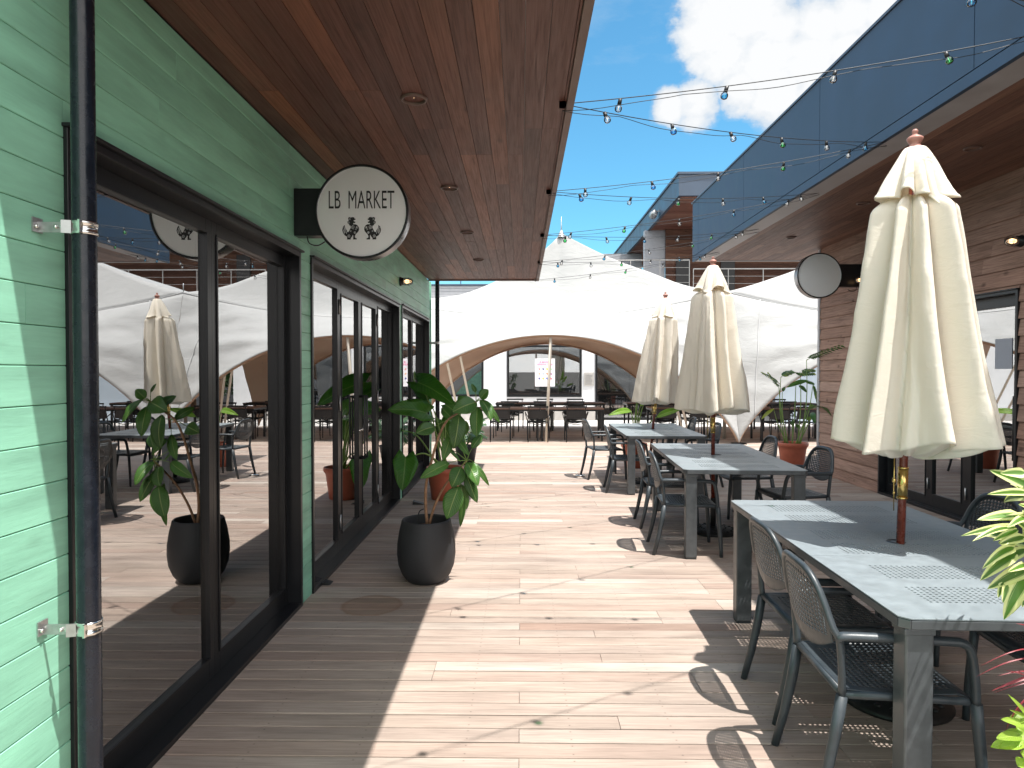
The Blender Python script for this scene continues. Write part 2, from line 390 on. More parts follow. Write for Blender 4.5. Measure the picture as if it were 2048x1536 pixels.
m_cream = fabric('cream parasol canvas', (0.93,0.875,0.775), 0.30, 0.20, 10.0)
m_tent = fabric('white tent membrane', (0.42,0.422,0.418), 0.10, 1.0, 1.9)

m_tanin = fabric('tan tent lining', (0.86,0.66,0.53), 0.12, 0.3, 1.6)
def glass(name, refl, tint, ior=1.5, rough=0.0, edge=None):
    m = bpy.data.materials.new(name); m.use_nodes = True; nt = m.node_tree; nt.nodes.remove(nt.nodes['Principled BSDF'])
    t = NN(nt, 'ShaderNodeBsdfTransparent'); t.inputs[0].default_value = (*tint, 1)
    g = NN(nt, 'ShaderNodeBsdfGlossy'); g.inputs['Roughness'].default_value = rough; g.inputs[0].default_value = (1, 1, 1, 1)
    fr = NN(nt, 'ShaderNodeFresnel'); fr.inputs[0].default_value = ior
    f = M_(nt, 'ADD', M_(nt, 'MULTIPLY', fr.outputs[0], 1 - refl), refl)
    mx = NN(nt, 'ShaderNodeMixShader'); link(nt, f, mx.inputs[0]); link(nt, t.outputs[0], mx.inputs[1]); link(nt, g.outputs[0], mx.inputs[2])
    link(nt, mx.outputs[0], nt.nodes['Material Output'].inputs[0])
    return m
m_glass = glass('reflective window glass', 0.47, (0.72,0.75,0.75))
m_glass2 = glass('clear window glass', 0.16, (0.8,0.83,0.84))
m_bclear = glass('clear bulb glass', 0.14, (0.93,0.93,0.93), 1.45)
m_bgreen = glass('green bulb glass', 0.10, (0.10,0.85,0.35), 1.45)
m_bblue = glass('blue bulb glass', 0.10, (0.07,0.60,0.88), 1.45)
def emis(name, col, st):
    m = bpy.data.materials.new(name); m.use_nodes = True; b = m.node_tree.nodes['Principled BSDF']
    b.inputs['Base Color'].default_value = (*col, 1); b.inputs['Emission Color'].default_value = (*col, 1); b.inputs['Emission Strength'].default_value = st
    return m
m_lamp = emis('warm lamp glow', (1.0, 0.62, 0.30), 2.2)
m_lampdim = emis('warm downlight glow', (1.0, 0.66, 0.36), 3.0)
m_fil = emis('bulb filament', (0.9, 0.85, 0.75), 0.4)

def leafmat(name, base, edge=None, mid=None, transl=0.35, rough=0.32, veins=True, blotch=None):
    m = bpy.data.materials.new(name); m.use_nodes = True; nt = m.node_tree; b = nt.nodes['Principled BSDF']
    uv = NN(nt, 'ShaderNodeUVMap').outputs[0]; s = NN(nt, 'ShaderNodeSeparateXYZ'); link(nt, uv, s.inputs[0])
    c = M_(nt, 'ABSOLUTE', M_(nt, 'SUBTRACT', s.outputs[0], 0.5))
    t = NN(nt, 'ShaderNodeTexCoord').outputs['Object']
    R = island(nt)
    col = RAMP(nt, M_(nt, 'ADD', M_(nt, 'MULTIPLY', NOISE(nt, t, 14.0, 3), 0.5), M_(nt, 'MULTIPLY', R, 0.5)), [(0.2, tuple(x*0.65 for x in base)), (0.8, tuple(x*1.35 for x in base))])
    if blotch: col = MIX(nt, RAMP(nt, M_(nt, 'ADD', R, M_(nt, 'MULTIPLY', NOISE(nt, t, 9.0, 4), 0.3)), [(0.86, 0.0), (0.98, 0.9)]), col, blotch)
    if edge is not None:
        e = M_(nt, 'ADD', c, M_(nt, 'MULTIPLY', M_(nt, 'SUBTRACT', NOISE(nt, MAP(nt, uv, (9, 0.6, 1)), 2.0, 2), 0.5), 0.35))
        col = MIX(nt, RAMP(nt, e, [(0.20, 0.0), (0.28, 1.0)]), col, edge)
    if mid is not None:
        col = MIX(nt, RAMP(nt, c, [(0.012, 0.85), (0.035, 0.0)]), col, mid)
    h = None
    if veins:
        w = M_(nt, 'SINE', M_(nt, 'MULTIPLY', M_(nt, 'SUBTRACT', s.outputs[1], M_(nt, 'MULTIPLY', c, 0.5)), 75.0))
        col = MIX(nt, RAMP(nt, w, [(0.85, 0.0), (1.0, 0.25)]), col, mid or tuple(x*1.8 for x in base))
        bn = NN(nt, 'ShaderNodeBump'); bn.inputs['Strength'].default_value = 0.35; bn.inputs['Distance'].default_value = 0.004
        link(nt, w, bn.inputs['Height']); link(nt, bn.outputs[0], b.inputs['Normal'])
    link(nt, col, b.inputs['Base Color']); b.inputs['Roughness'].default_value = rough
    tr = NN(nt, 'ShaderNodeBsdfTranslucent'); link(nt, MIX(nt, 1.0, col, (1.3, 1.5, 0.5), 'MULTIPLY'), tr.inputs[0])
    mx = NN(nt, 'ShaderNodeMixShader'); mx.inputs[0].default_value = transl
    link(nt, b.outputs[0], mx.inputs[1]); link(nt, tr.outputs[0], mx.inputs[2]); link(nt, mx.outputs[0], nt.nodes['Material Output'].inputs[0])
    return m
m_ficus = leafmat('rubber plant leaf', (0.080,0.20,0.040), None, (0.36,0.44,0.16), 0.35, 0.28, True, None)
m_aloc = leafmat('elephant ear leaf', (0.060,0.20,0.022), None, (0.20,0.36,0.09), 0.4, 0.33, True, None)
m_strel = leafmat('bright banana leaf', (0.22,0.40,0.035), None, (0.45,0.55,0.15), 0.4, 0.35)
m_vari = leafmat('yellow edged leaf', (0.09,0.20,0.025), (0.74,0.74,0.36), None, 0.25, 0.35, False)
m_lime = leafmat('lime leaf', (0.33,0.50,0.06), None, (0.5,0.6,0.15), 0.35, 0.4)
m_red = leafmat('dark red strap leaf', (0.22,0.025,0.035), None, None, 0.25, 0.4, False)
m_frond = leafmat('dark frond leaf', (0.05,0.12,0.03), None, None, 0.3, 0.4, False, (0.25,0.28,0.05))
m_fern = leafmat('blue green fern leaf', (0.06,0.13,0.075), None, None, 0.25, 0.4, False)
from mathutils import noise as mnoise
# ================================================================== THE SETTING
g = MB(); g.quad((-900,-900,-0.16), (900,-900,-0.16), (900,900,-0.16), (-900,900,-0.16))
tag(g.build('ground', m_ground), kind='structure')
pv = MB(); pv.box((-16, 19.7, -0.15), (20, 24.6, -0.01))
tag(pv.build('paving', m_pave), kind='structure')

def deck_boards(x0, x1, y0, y1):
    mb = MB(); k0 = int(math.floor(y0 / PITCH)); k1 = int(y1 / PITCH)
    for k in range(k0, k1):
        ya = k * PITCH + 0.0048; yb = (k + 1) * PITCH - 0.0048
        x = x0
        while x < x1 - 0.02:
            L = random.choice([1.365, 1.82, 2.275, 2.73, 3.185])
            xe = round((x + L + 10.018) / 0.455) * 0.455 - 10.018
            if xe - x < 0.4: xe += 0.91
            if xe > x1 - 0.3: xe = x1
            a, b = x + 0.0012, xe - 0.0012; dz = random.uniform(-0.0012, 0.0008); c = 0.003
            n = len(mb.v); pr = [(ya, -0.03), (yb, -0.03), (yb, -c + dz), (yb - c, dz), (ya + c, dz), (ya, -c + dz)]
            for xx in (a, b):
                for (yy, zz) in pr: mb.v.append(Vector((xx, yy, zz)))
            for i in range(6):
                j = (i + 1) % 6; mb.f.append((n+i, n+6+i, n+6+j, n+j)); mb.sm.append(False)
            mb.f.append(tuple(n+5-i for i in range(6))); mb.f.append(tuple(n+6+i for i in range(6))); mb.sm += [False, False]
            x = xe
    return mb
dk = deck_boards(-1.66, 4.9, -1.5, 11.25)
dk2 = deck_boards(-9.0, 15.0, 11.25, 19.7)
n = len(dk.v); dk.v += dk2.v; dk.f += [tuple(i + n for i in f) for f in dk2.f]; dk.sm += dk2.sm
tag(dk.build('deck', m_deck), kind='structure')
u = MB(); u.box((-9, -1.5, -0.14), (15, 19.69, -0.05)); tag(u.build('deck_underside', m_iron), kind='structure')

# ------------------------------------------------------------------ buildings
def courses(mb, X, sg, y0, y1, z0, z1, pitch, openings, lap=False, gap=0.0022, maxlen=3.64):
    z = z0; row = 0
    while z < z1 - 0.01:
        zt = min(z + pitch, z1)
        cuts = sorted({y0, y1} | {o[0] for o in openings if o[3] > z + 0.001} | {o[1] for o in openings if o[3] > z + 0.001})
        j = y0 + random.uniform(0.5, maxlen)
        while j < y1 - 0.4:
            if all(abs(j - c) > 0.15 for c in cuts): cuts.append(j)
            j += maxlen
        cuts.sort()
        for a, b in zip(cuts[:-1], cuts[1:]):
            mid = (a + b) / 2; zb = z
            for o in openings:
                if o[0] < mid < o[1] and o[2] <= z + 0.001: zb = max(zb, o[3])
            if zb > zt - 0.004: continue
            A, B = a + (0.0008 if a != y0 else 0), b - (0.0008 if b != y1 else 0)
            if lap: xb, xt = X + sg*0.026, X + sg*0.006
            else: xb = xt = X
            xi = X - sg*0.02; zg = zt - (gap if not lap else 0.0)
            lo, hi = (zb + (0 if not lap else 0.0), zg)
            c = 0.0025 if not lap else 0.0
            n = len(mb.v)
            prof = [(xi, lo), (xb - sg*c, lo), (xb, lo + c), (xt, hi - c), (xt - sg*c, hi), (xi, hi)] if not lap else [(xi, lo), (xb, lo), (xb, lo + 0.012), (xt, hi), (xi, hi)]
            k = len(prof)
            for yy in (A, B):
                for (xx, zz) in prof: mb.v.append(Vector((xx, yy, zz)))
            for i in range(k):
                q = (i + 1) % k; f = (n+i, n+k+i, n+k+q, n+q)
                mb.f.append(f); mb.sm.append(False)
            mb.f.append(tuple(n+i for i in range(k))); mb.f.append(tuple(n+k+i for i in reversed(range(k)))); mb.sm += [False, False]
        z += pitch; row += 1
    return mb

def glazing(root, X, sg, y0, y1, z1, sashes, gm, near_first=True):
    """A black framed unit set 10 cm back from the wall face X (sg: the way it faces). sashes: (y0, y1, kind)"""
    xi, xo = X - sg*0.145, X + sg*0.014
    lo, hi = min(xi, xo), max(xi, xo); t = 0.032
    fr = MB()
    fr.box((lo, y0, 0.0), (hi, y0 + t, z1)); fr.box((lo, y1 - t, 0.0), (hi, y1, z1))
    fr.box((lo, y0 + t, z1 - t), (hi, y1 - t, z1)); fr.box((lo, y0 + t, 0.0), (hi, y1 - t, 0.028))
    fr.box((min(X, X + sg*0.035), y0 - 0.01, z1), (max(X, X + sg*0.035), y1 + 0.01, z1 + 0.012))
    xs = X - sg*0.10
    win = fr.build('window', m_black, root, bevel=0.002)
    for (a, b, kind) in sashes:
        st = 0.062 if kind == 'fixed' else 0.085; br = 0.115 if kind == 'fixed' else 0.15; tr = 0.075 if kind == 'fixed' else 0.11
        s = MB(); x0, x1 = xs - 0.02, xs + 0.02
        s.box((x0, a, 0.028), (x1, a + st, z1 - t)); s.box((x0, b - st, 0.028), (x1, b, z1 - t))
        s.box((x0, a + st, 0.028), (x1, b - st, 0.028 + br)); s.box((x0, a + st, z1 - t - tr), (x1, b - st, z1 - t))
        # thin glazing bead standing proud
        xb0, xb1 = (xs + sg*0.02, xs + sg*0.027); xl, xh = min(xb0, xb1), max(xb0, xb1)
        s.box((xl, a + st - 0.012, 0.028 + br), (xh, a + st, z1 - t - tr)); s.box((xl, b - st, 0.028 + br), (xh, b - st + 0.012, z1 - t - tr))
        s.box((xl, a + st - 0.012, 0.016 + br), (xh, b - st + 0.012, 0.028 + br)); s.box((xl, a + st - 0.012, z1 - t - tr), (xh, b - st + 0.012, z1 - t - tr + 0.012))
        gl = MB(); gl.box((xs - 0.003, a + st, 0.028 + br), (xs + 0.003, b - st, z1 - t - tr))
        if kind == 'fixed':
            s.build('sash', m_black, win, bevel=0.0015); gl.build('pane', gm, win)
        else:
            d = s.build('door', m_black, root, bevel=0.0015); gl.build('pane', gm, d)
            hs = b if kind == 'doorR' else a              # hinge side
            for zz in (0.22, z1/2 + 0.05, z1 - 0.32):
                hg = MB(); hg.tube([(xs + sg*0.028, hs, zz), (xs + sg*0.028, hs, zz + 0.13)], 0.009, 8)
                hg.build('hinge', m_steeld, d)
            hy = a + 0.05 if kind == 'doorR' else b - 0.05
            hd = MB(); hx = xs + sg*0.075
            hd.tube([(xs + sg*0.02, hy, 0.75), (hx, hy, 0.75), (hx, hy, 1.35), (xs + sg*0.02, hy, 1.35)], 0.013, 8)
            hd.build('handle', m_black, d)
            lk = MB(); lk.lathe([(0.0001, 0.018), (0.012, 0.018), (0.014, 0.0)], (xs + sg*0.021, hy, 1.02), 14, 'x'); lk.build('lock', m_steel, d)
    return win

# ---- green building on the left
LW = -1.5; SZ = 3.08
GB = thing('shop_building', (LW, 4.0, 0), 'mint green timber shop building with black framed glazing under a dark wood soffit', 'building')
op = [(2.232, 4.61, 0, 2.40), (4.85, 8.36, 0, 2.41), (8.56, 11.07, 0, 2.43)]
wl = MB(); courses(wl, LW, 1, -1.5, 11.25, 0.0, SZ - 0.004, 0.1245, op); wl.build('wall', m_green, GB)
bk = MB()
for (a, b) in ((-1.5, 2.232), (4.61, 4.85), (8.36, 8.56), (11.07, 11.24)): bk.box((-1.645, a, 0), (-1.521, b, SZ - 0.01))
for (a, b, _, z) in op: bk.box((-1.645, a, z), (-1.521, b, SZ - 0.01))
bk.build('inner_wall', m_int_wall, GB)
ew = MB(); ew.box((-8.0, 11.12, 0), (-1.65, 11.25, SZ - 0.01)); ew.build('end_wall', m_green, GB)
cb = MB(); cb.box((-1.515, 11.252, 0), (-1.485, 11.30, SZ - 0.01)); cb.build('corner_trim', m_green, GB)
sf = MB(); x = LW + 0.0
while x < 0.24:
    y = 1.8
    while y < 11.05:
        ye = min(11.08, y + random.choice([1.82, 2.4, 2.9, 3.64]))
        if 11.08 - ye < 0.5: ye = 11.08
        xe = min(x + 0.1085, 0.25); dz = random.uniform(0, 0.001)
        sf.box((x + 0.0014, y + 0.0008, SZ + dz), (xe - 0.0014, ye - 0.0008, SZ + 0.02)); y = ye
    x += 0.1085
sf.build('soffit', m_soffit, GB)
tr = MB(); tr.box((0.25, 1.76, SZ - 0.018), (0.292, 11.12, SZ + 0.16)); tr.box((LW, 11.082, SZ - 0.018), (0.2495, 11.12, SZ + 0.16)); tr.box((LW, 1.76, SZ - 0.018), (0.2495, 1.798, SZ + 0.16))
tr.build('fascia_trim', m_browntrim, GB, bevel=0.003)
rf = MB(); rf.box((-8.0, 1.80, SZ + 0.022), (0.249, 11.08, SZ + 0.15)); rf.box((-8.0, -1.5, SZ + 0.022), (LW - 0.03, 1.79, SZ + 0.15)); rf.box((-8.0, -1.5, SZ + 0.152), (LW - 0.4, 11.3, SZ + 0.55)); rf.build('roof', m_steeld, GB)
glazing(GB, LW, 1, 2.232, 4.61, 2.40, [(2.29, 3.50, 'fixed'), (3.44, 4.575, 'fixed')][:0] + [(2.267, 3.475, 'fixed'), (3.475, 4.575, 'fixed')], m_glass)
glazing(GB, LW, 1, 4.85, 8.36, 2.41, [(4.885, 5.90, 'fixed'), (5.90, 6.68, 'doorL'), (6.68, 7.46, 'doorR'), (7.46, 8.325, 'fixed')], m_glass)
glazing(GB, LW, 1, 8.56, 11.07, 2.43, [(8.595, 9.85, 'fixed'), (9.85, 11.035, 'fixed')], m_glass)
for (px, py, rr) in ((828, 196, 1), (899, 375, 1), (934, 464, 1), (957, 519, 1)):
    d = ray(px, py); q = CAM + d * ((SZ - CAM.z) / d.z)
    dl = MB(); dl.lathe([(0.058, 0.010), (0.052, 0.05), (0.03, 0.075), (0.0001, 0.08)], (q.x, q.y, SZ - 0.012), 28)
    dl.lathe([(0.058, 0.0105), (0.060, 0.0), (0.070, 0.001), (0.073, 0.012)], (q.x, q.y, SZ - 0.014), 28)
    o = dl.build('downlight', m_brass if rr == 0 else m_browntrim, GB)
    bl = MB(); bl.sphere((q.x, q.y, SZ + 0.028), 0.028, 14, 8); bl.build('bulb', m_lampdim, o)
# interior room seen through and behind the glass
it = MB(); it.box((-8, -1.5, -0.02), (-1.66, 11.1, 0.004)); it.build('interior_floor', m_int_floor, GB)
it = MB(); it.box((-8.1, -1.5, 0), (-8, 11.1, SZ)); it.box((-8, -1.6, 0), (-1.66, -1.5, SZ)); it.box((-8, -1.5, 2.9), (-1.66, 11.1, 2.95)); it.build('interior_wall', m_int_wall, GB)

# ---- timber clad building on the right
RW = 4.7; RZ = 3.5; RX = 3.0
RB = thing('cafe_building', (RW, 4.0, 0), 'weathered brown clapboard building with a deep navy metal fascia and wood soffit', 'building')
opr = [(6.49, 8.97, 0, 2.37)]
w = MB(); courses(w, RW, -1, -1.5, 10.76, 0.0, RZ + 0.3, 0.161, opr, lap=True); w.build('wall', m_clap, RB)
bk = MB(); bk.box((RW + 0.02, -1.5, 0), (RW + 0.15, 6.49, 3.9)); bk.box((RW + 0.02, 8.97, 0), (RW + 0.15, 10.76, 3.9)); bk.box((RW + 0.02, 6.49, 2.37), (RW + 0.15, 8.97, 3.9)); bk.build('inner_wall', m_int_wall, RB)
ct = MB(); ct.box((RW - 0.032, 10.762, 0), (RW + 0.02, 10.83, RZ - 0.005)); ct.build('corner_trim', m_trim, RB, bevel=0.003)
ew = MB(); ew.box((RW + 0.021, 10.762, 0), (12, 10.82, 3.9)); ew.build('end_wall', m_white, RB)
sf = MB(); x = RX + 0.26
while x < RW + 0.05:
    y = -2.0
    while y < 11.85:
        ye = min(11.86, y + random.choice([1.82, 2.4, 2.9, 3.64]))
        if 11.86 - ye < 0.5: ye = 11.86
        sf.box((x + 0.0014, y + 0.0008, RZ + 0.006 + random.uniform(0, 0.001)), (min(x + 0.1085, 12) - 0.0014, ye - 0.0008, RZ + 0.03)); y = ye
    x += 0.1085
sf.build('soffit', m_soffit2, RB)
tr = MB(); tr.box((RX + 0.02, -2.0, RZ), (RX + 0.258, 11.94, RZ + 0.03)); tr.box((RX + 0.26, 11.865, RZ), (12, 11.94, RZ + 0.10)); tr.build('edge_trim', m_trim, RB)
fa = MB(); yj = [-2.1, -0.10, 2.23, 4.57, 6.90, 9.23, 11.57, 11.95]
for a, b in zip(yj[:-1], yj[1:]): fa.box((RX - 0.02, a + 0.004, RZ + 0.088), (RX + 0.019, b - 0.004, RZ + 1.0))
fa.box((RX - 0.02, -2.1, RZ - 0.006), (RX + 0.019, 11.95, RZ + 0.080))
fa.build('fascia', m_navy, RB)
fb = MB(); fb.box((RX - 0.010, -2.1, RZ + 0.081), (RX + 0.018, 11.945, RZ + 0.99)); fb.box((RX + 0.02, 11.945, RZ + 0.10), (12, 11.98, RZ + 1.0)); fb.build('fascia_backing', m_iron, RB)
cp = MB(); cp.box((RX - 0.035, -2.1, RZ + 1.002), (RX + 0.10, 11.99, RZ + 1.025)); cp.build('coping', m_navy2, RB)
rf = MB(); rf.box((RX + 0.021, -2.0, RZ + 0.102), (12, 11.94, RZ + 0.40)); rf.build('roof', m_steeld, RB)
glazing(RB, RW - 0.02, -1, 6.49, 8.97, 2.37, [(8.02, 8.935, 'fixed'), (7.34, 8.02, 'doorR'), (6.525, 7.34, 'doorR')], m_glass)
for (px, py) in ((1946, 297), (1727, 407), (1583, 475)):
    d = ray(px, py); q = CAM + d * ((RZ - CAM.z) / d.z)
    dl = MB(); dl.lathe([(0.055, 0.010), (0.05, 0.03), (0.0001, 0.032)], (q.x, q.y, RZ - 0.008), 24); dl.lathe([(0.055, 0.0105), (0.057, 0.0), (0.07, 0.001), (0.072, 0.012)], (q.x, q.y, RZ - 0.008), 24)
    dl.build('downlight', m_browntrim, RB)
it = MB(); it.box((4.86, -1.5, -0.02), (10, 10.7, 0.004)); it.box((9.9, -1.5, 0), (10, 10.7, 3.3)); it.box((4.86, -1.5, 3.2), (9.9, 10.7, 3.25)); it.box((4.86, -1.6, 0), (10, -1.5, 3.3)); it.build('interior_wall', m_int_wall, RB)
stk = MB(); stk.box((RW + 0.072, 6.70, 1.62), (RW + 0.075, 6.94, 1.92)); tag(stk.build('paper_notice', m_grey), 'blank grey paper taped inside the glass of the right hand doors', 'notice')

# ---- white building at the back
YB = 22.4
WB = thing('white_building', (0, YB, 0), 'white rendered building with dark framed windows beyond the tent', 'building')
ow = [(-3.0, -1.23, 0.76, 2.45), (-0.46, 1.99, 0.75, 2.45), (2.43, 5.0, 0.0, 2.45)]
w = MB(); xs = [-15, -3.0, -1.23, -0.46, 1.99, 2.43, 5.0, 6.3]
for i in range(0, 8, 2): w.box((xs[i], YB, 0), (xs[i+1], YB + 0.25, 2.45))
w.box((-15, YB, 2.45), (6.3, YB + 0.25, 3.75))
for (a, b, z0, z1) in ow[:2]: w.box((a, YB, 0), (b, YB + 0.25, z0))
w.build('wall', m_white, WB)
r = MB()
for k in range(7): r.box((-15, YB - 0.03, 3.752 + k*0.092), (1.2, YB + 0.2, 3.752 + k*0.092 + 0.078))
r.box((-15, YB - 0.01, 3.751), (1.2, YB + 0.19, 4.39)); r.build('ribbed_panel', m_trim, WB)
cpp = MB(); cpp.box((-15, YB - 0.08, 4.392), (1.25, YB + 1.6, 4.44)); cpp.build('roof', m_navy2, WB)
pl = MB(); pl.box((-15, YB - 0.16, -0.01), (2.42, YB - 0.002, 0.28)); pl.box((5.02, YB - 0.16, -0.01), (6.3, YB - 0.002, 0.28)); pl.build('plinth', m_conc, WB)
bb = MB(); bb.box((-15, YB + 1.4, 0), (6.3, YB + 1.5, 3.75)); bb.box((-15, YB + 0.251, 3.70), (6.3, YB + 1.39, 3.75)); bb.box((-15, YB + 0.251, -0.01), (6.3, YB + 1.39, 0.01)); bb.build('interior_wall', m_int_wall, WB)
for i, (a, b, z0, z1) in enumerate(ow):
    f = MB(); t = 0.07
    f.box((a, YB - 0.03, z0), (a + t, YB + 0.1, z1)); f.box((b - t, YB - 0.03, z0), (b, YB + 0.1, z1))
    f.box((a + t, YB - 0.03, z1 - t), (b - t, YB + 0.1, z1)); f.box((a + t, YB - 0.03, z0), (b - t, YB + 0.1, z0 + t))
    if i == 2: f.box((3.95, YB - 0.03, z0 + t), (4.06, YB + 0.1, z1 - t))
    fo = f.build('window', m_black, WB)
    p = MB(); p.box((a + t, YB + 0.03, z0 + t), (b - t, YB + 0.036, z1 - t)); p.build('pane', m_glass2, fo)
bl = MB(); bl.box((-0.38, YB + 0.09, 0.83), (1.25, YB + 0.10, 2.38)); bl.build('roller_blind', m_bl if 'm_bl' in globals() else pm('grey roller blind', (0.30,0.28,0.28), 0.8), WB)
rl = MB()
for xx in [-14 + 1.2*k for k in range(13)]: rl.bar((xx, YB + 0.3, 4.44), (xx, YB + 0.3, 5.0), 0.03, 0.03)
for zz in (4.62, 4.80, 5.0): rl.bar((-15, YB + 0.3, zz), (1.0, YB + 0.3, zz), 0.03, 0.03)
rl.build('roof_railing', m_navy2, WB)
nb = MB(); nb.box((2.07, YB - 0.03, 1.12), (2.38, YB - 0.005, 1.55)); nbo = nb.build('notice_board', m_conc); tag(nbo, 'small beige notice plate on the white wall beside the dark glass door', 'notice')
nl = MB()
for k in range(7): nl.box((2.11, YB - 0.034, 1.17 + k*0.048), (2.34 - 0.05*(k % 3 == 1), YB - 0.0305, 1.185 + k*0.048))
nl.build('notice_lines', m_steeld, nbo)

# poster in the window: pink heading, rows of small colour pictures
PO = thing('poster', (0.86, YB, 1.7), 'white poster with pink heading and rows of tiny coloured pictures in the window', 'poster')
pp = MB(); p0 = P(1070, 717, YB - 0.01); p1 = P(1110, 773, YB - 0.01); pp.box((p0.x, YB + 0.010, p1.z), (p1.x, YB + 0.018, p0.z)); pp.build('sheet', m_paper, PO)
def textmesh(name, s, mat, loc, size, parent, sx=1.0, rot=(pi/2, 0, 0), ext=0.001, bold=0.0, align='CENTER'):
    cu = bpy.data.curves.new(name, 'FONT'); cu.body = s; cu.size = size; cu.extrude = ext; cu.offset = bold
    cu.align_x = align; cu.align_y = 'CENTER'; o = bpy.data.objects.new('tmp', cu); COL.objects.link(o)
    C.view_layer.update()
    me = bpy.data.meshes.new_from_object(o.evaluated_get(C.evaluated_depsgraph_get()))
    bpy.data.objects.remove(o)
    me.materials.clear(); me.materials.append(mat); o = bpy.data.objects.new(name, me); COL.objects.link(o)
    o.parent = parent; o.scale = (sx, 1, 1); o.rotation_euler = rot; o.location = Vector(loc) - (origin_of(parent) if parent else Vector())
    return o
m_pink = pm('pink ink', (0.80, 0.22, 0.40), 0.6)
mx = (p0.x + p1.x) / 2
textmesh('heading', 'LB MARKET', m_pink, (mx, YB + 0.009, p0.z - 0.12), 0.095, PO, 0.85, bold=0.002)
textmesh('heading', 'RENEWAL OPEN', m_pink, (mx, YB + 0.009, p0.z - 0.20), 0.08, PO, 0.85, bold=0.002)
inks = [(0.75,0.3,0.3),(0.1,0.12,0.3),(0.7,0.65,0.1),(0.3,0.6,0.3),(0.8,0.45,0.3),(0.45,0.5,0.55),(0.8,0.3,0.15),(0.35,0.1,0.25),(0.1,0.1,0.3),(0.75,0.6,0.05),(0.05,0.1,0.5),(0.75,0.1,0.15)]
for k, c in enumerate(inks):
    cx = p0.x + 0.14 + (k % 4) * 0.127; cz = p0.z - 0.34 - (k // 4) * 0.155
    q = MB(); q.disc((cx, YB + 0.0085, cz), 0.03, 7, 'y'); q.disc((cx + 0.02, YB + 0.008, cz - 0.025), 0.02, 6, 'y')
    q.build('printed_picture', pm('ink', c, 0.6), PO)

# ---- pale blue wall and two storey building behind
ww = thing('garden_wall_building', (11, 21, 0), 'plain pale blue grey wall of a low building behind the right tent', 'building')
q = MB(); q.box((7.9, 21.0, -0.1), (20, 21.3, 3.3)); q.build('wall', m_bluewall, ww)
q = MB(); q.box((7.8, 20.9, 3.302), (20.1, 24.0, 3.42)); q.build('roof', m_trim, ww)
FH = thing('far_building', (10, 27, 0), 'tall building behind the tents with slanting navy roof edge and brown timber cladding', 'building')
X2 = (1355 - VX) / F * 24.2; Y2 = 24.2
zt = 1.6 + (VY - 352) / F * Y2; zb = 1.6 + (VY - 394) / F * Y2
q = MB(); q.box((X2, Y2, zb), (X2 + 0.12, 46, zt)); q.box((X2 + 0.12, Y2, zb), (26, Y2 + 0.15, zt)); q.build('fascia', m_navy2, FH)
q = MB(); q.box((X2 - 0.05, Y2 - 0.05, zt + 0.002), (26, 46, zt + 0.08)); q.build('roof', m_navy2, FH)
sfm = MB(); y = Y2 + 0.152
while y < 40: sfm.box((X2 + 0.122, y, zb + 0.02), (20, y + 0.138, zb + 0.06)); y += 0.142
sfm.build('soffit', m_clapred, FH)
yw = 30.0; xw = (1330 - VX) / F * yw
q = MB(); z = 3.5
while z < zb: q.box((xw, yw, z), (24, yw + 0.1, min(zb + 0.015, z + 0.142))); z += 0.147
q.build('wall', m_clapx, FH)
q = MB(); q.box((xw - 0.9, yw + 0.2, 3.0), (xw - 0.002, yw + 0.5, zb + 0.01)); q.box((xw - 4.0, 36, 3.0), (xw - 0.002, 36.3, zb - 0.02)); q.box((xw + 0.05, yw + 0.11, 0), (24, yw + 0.4, zb)); q.build('rendered_wall', m_trim, FH)
q = MB(); q.box((xw - 2.2, 25.5, 4.0), (20, yw - 0.01, 4.3)); q.build('balcony_floor', m_trim, FH)
q = MB()
for (xa, xb, yy, zz) in ((3.2, 6.3, 25.7, 5.75), (6.45, 12, 25.7, 5.42)):
    q.bar((xa, yy, zz), (xb, yy, zz), 0.03, 0.04)
    for k in range(5): q.bar((xa, yy, zz - 0.27*(k+1)), (xb, yy, zz - 0.28*(k+1)), 0.012, 0.012)
    xx = xb if xa < 4 else xa
    for k in range(5): q.bar((xx + (-1.1 if xa < 4 else 1.3)*k, yy, 4.3), (xx + (-1.1 if xa < 4 else 1.3)*k, yy, zz), 0.025, 0.025)
q.build('balcony_railing', m_conc, FH)
q = MB(); q.box((6.75, 29.9, 4.7), (7.35, 29.97, 6.5)); q.build('door', m_black, FH)
q = MB(); q.box((8.7, 29.9, 4.7), (9.3, 29.97, 6.7)); q.build('door', m_black, FH)
q = MB(); cc = P(1287, 450, 27.0); q.lathe([(0.0001, -0.22), (0.12, -0.22), (0.14, 0.0), (0.16, 0.20), (0.0001, 0.22)], (X2 - 0.22, 27.6, 7.9), 16, 'y'); q.bar((X2 - 0.22, 27.6, 7.9), (X2 + 0.02, 27.6, 8.05), 0.06, 0.06); q.build('floodlight', m_steeld, FH)

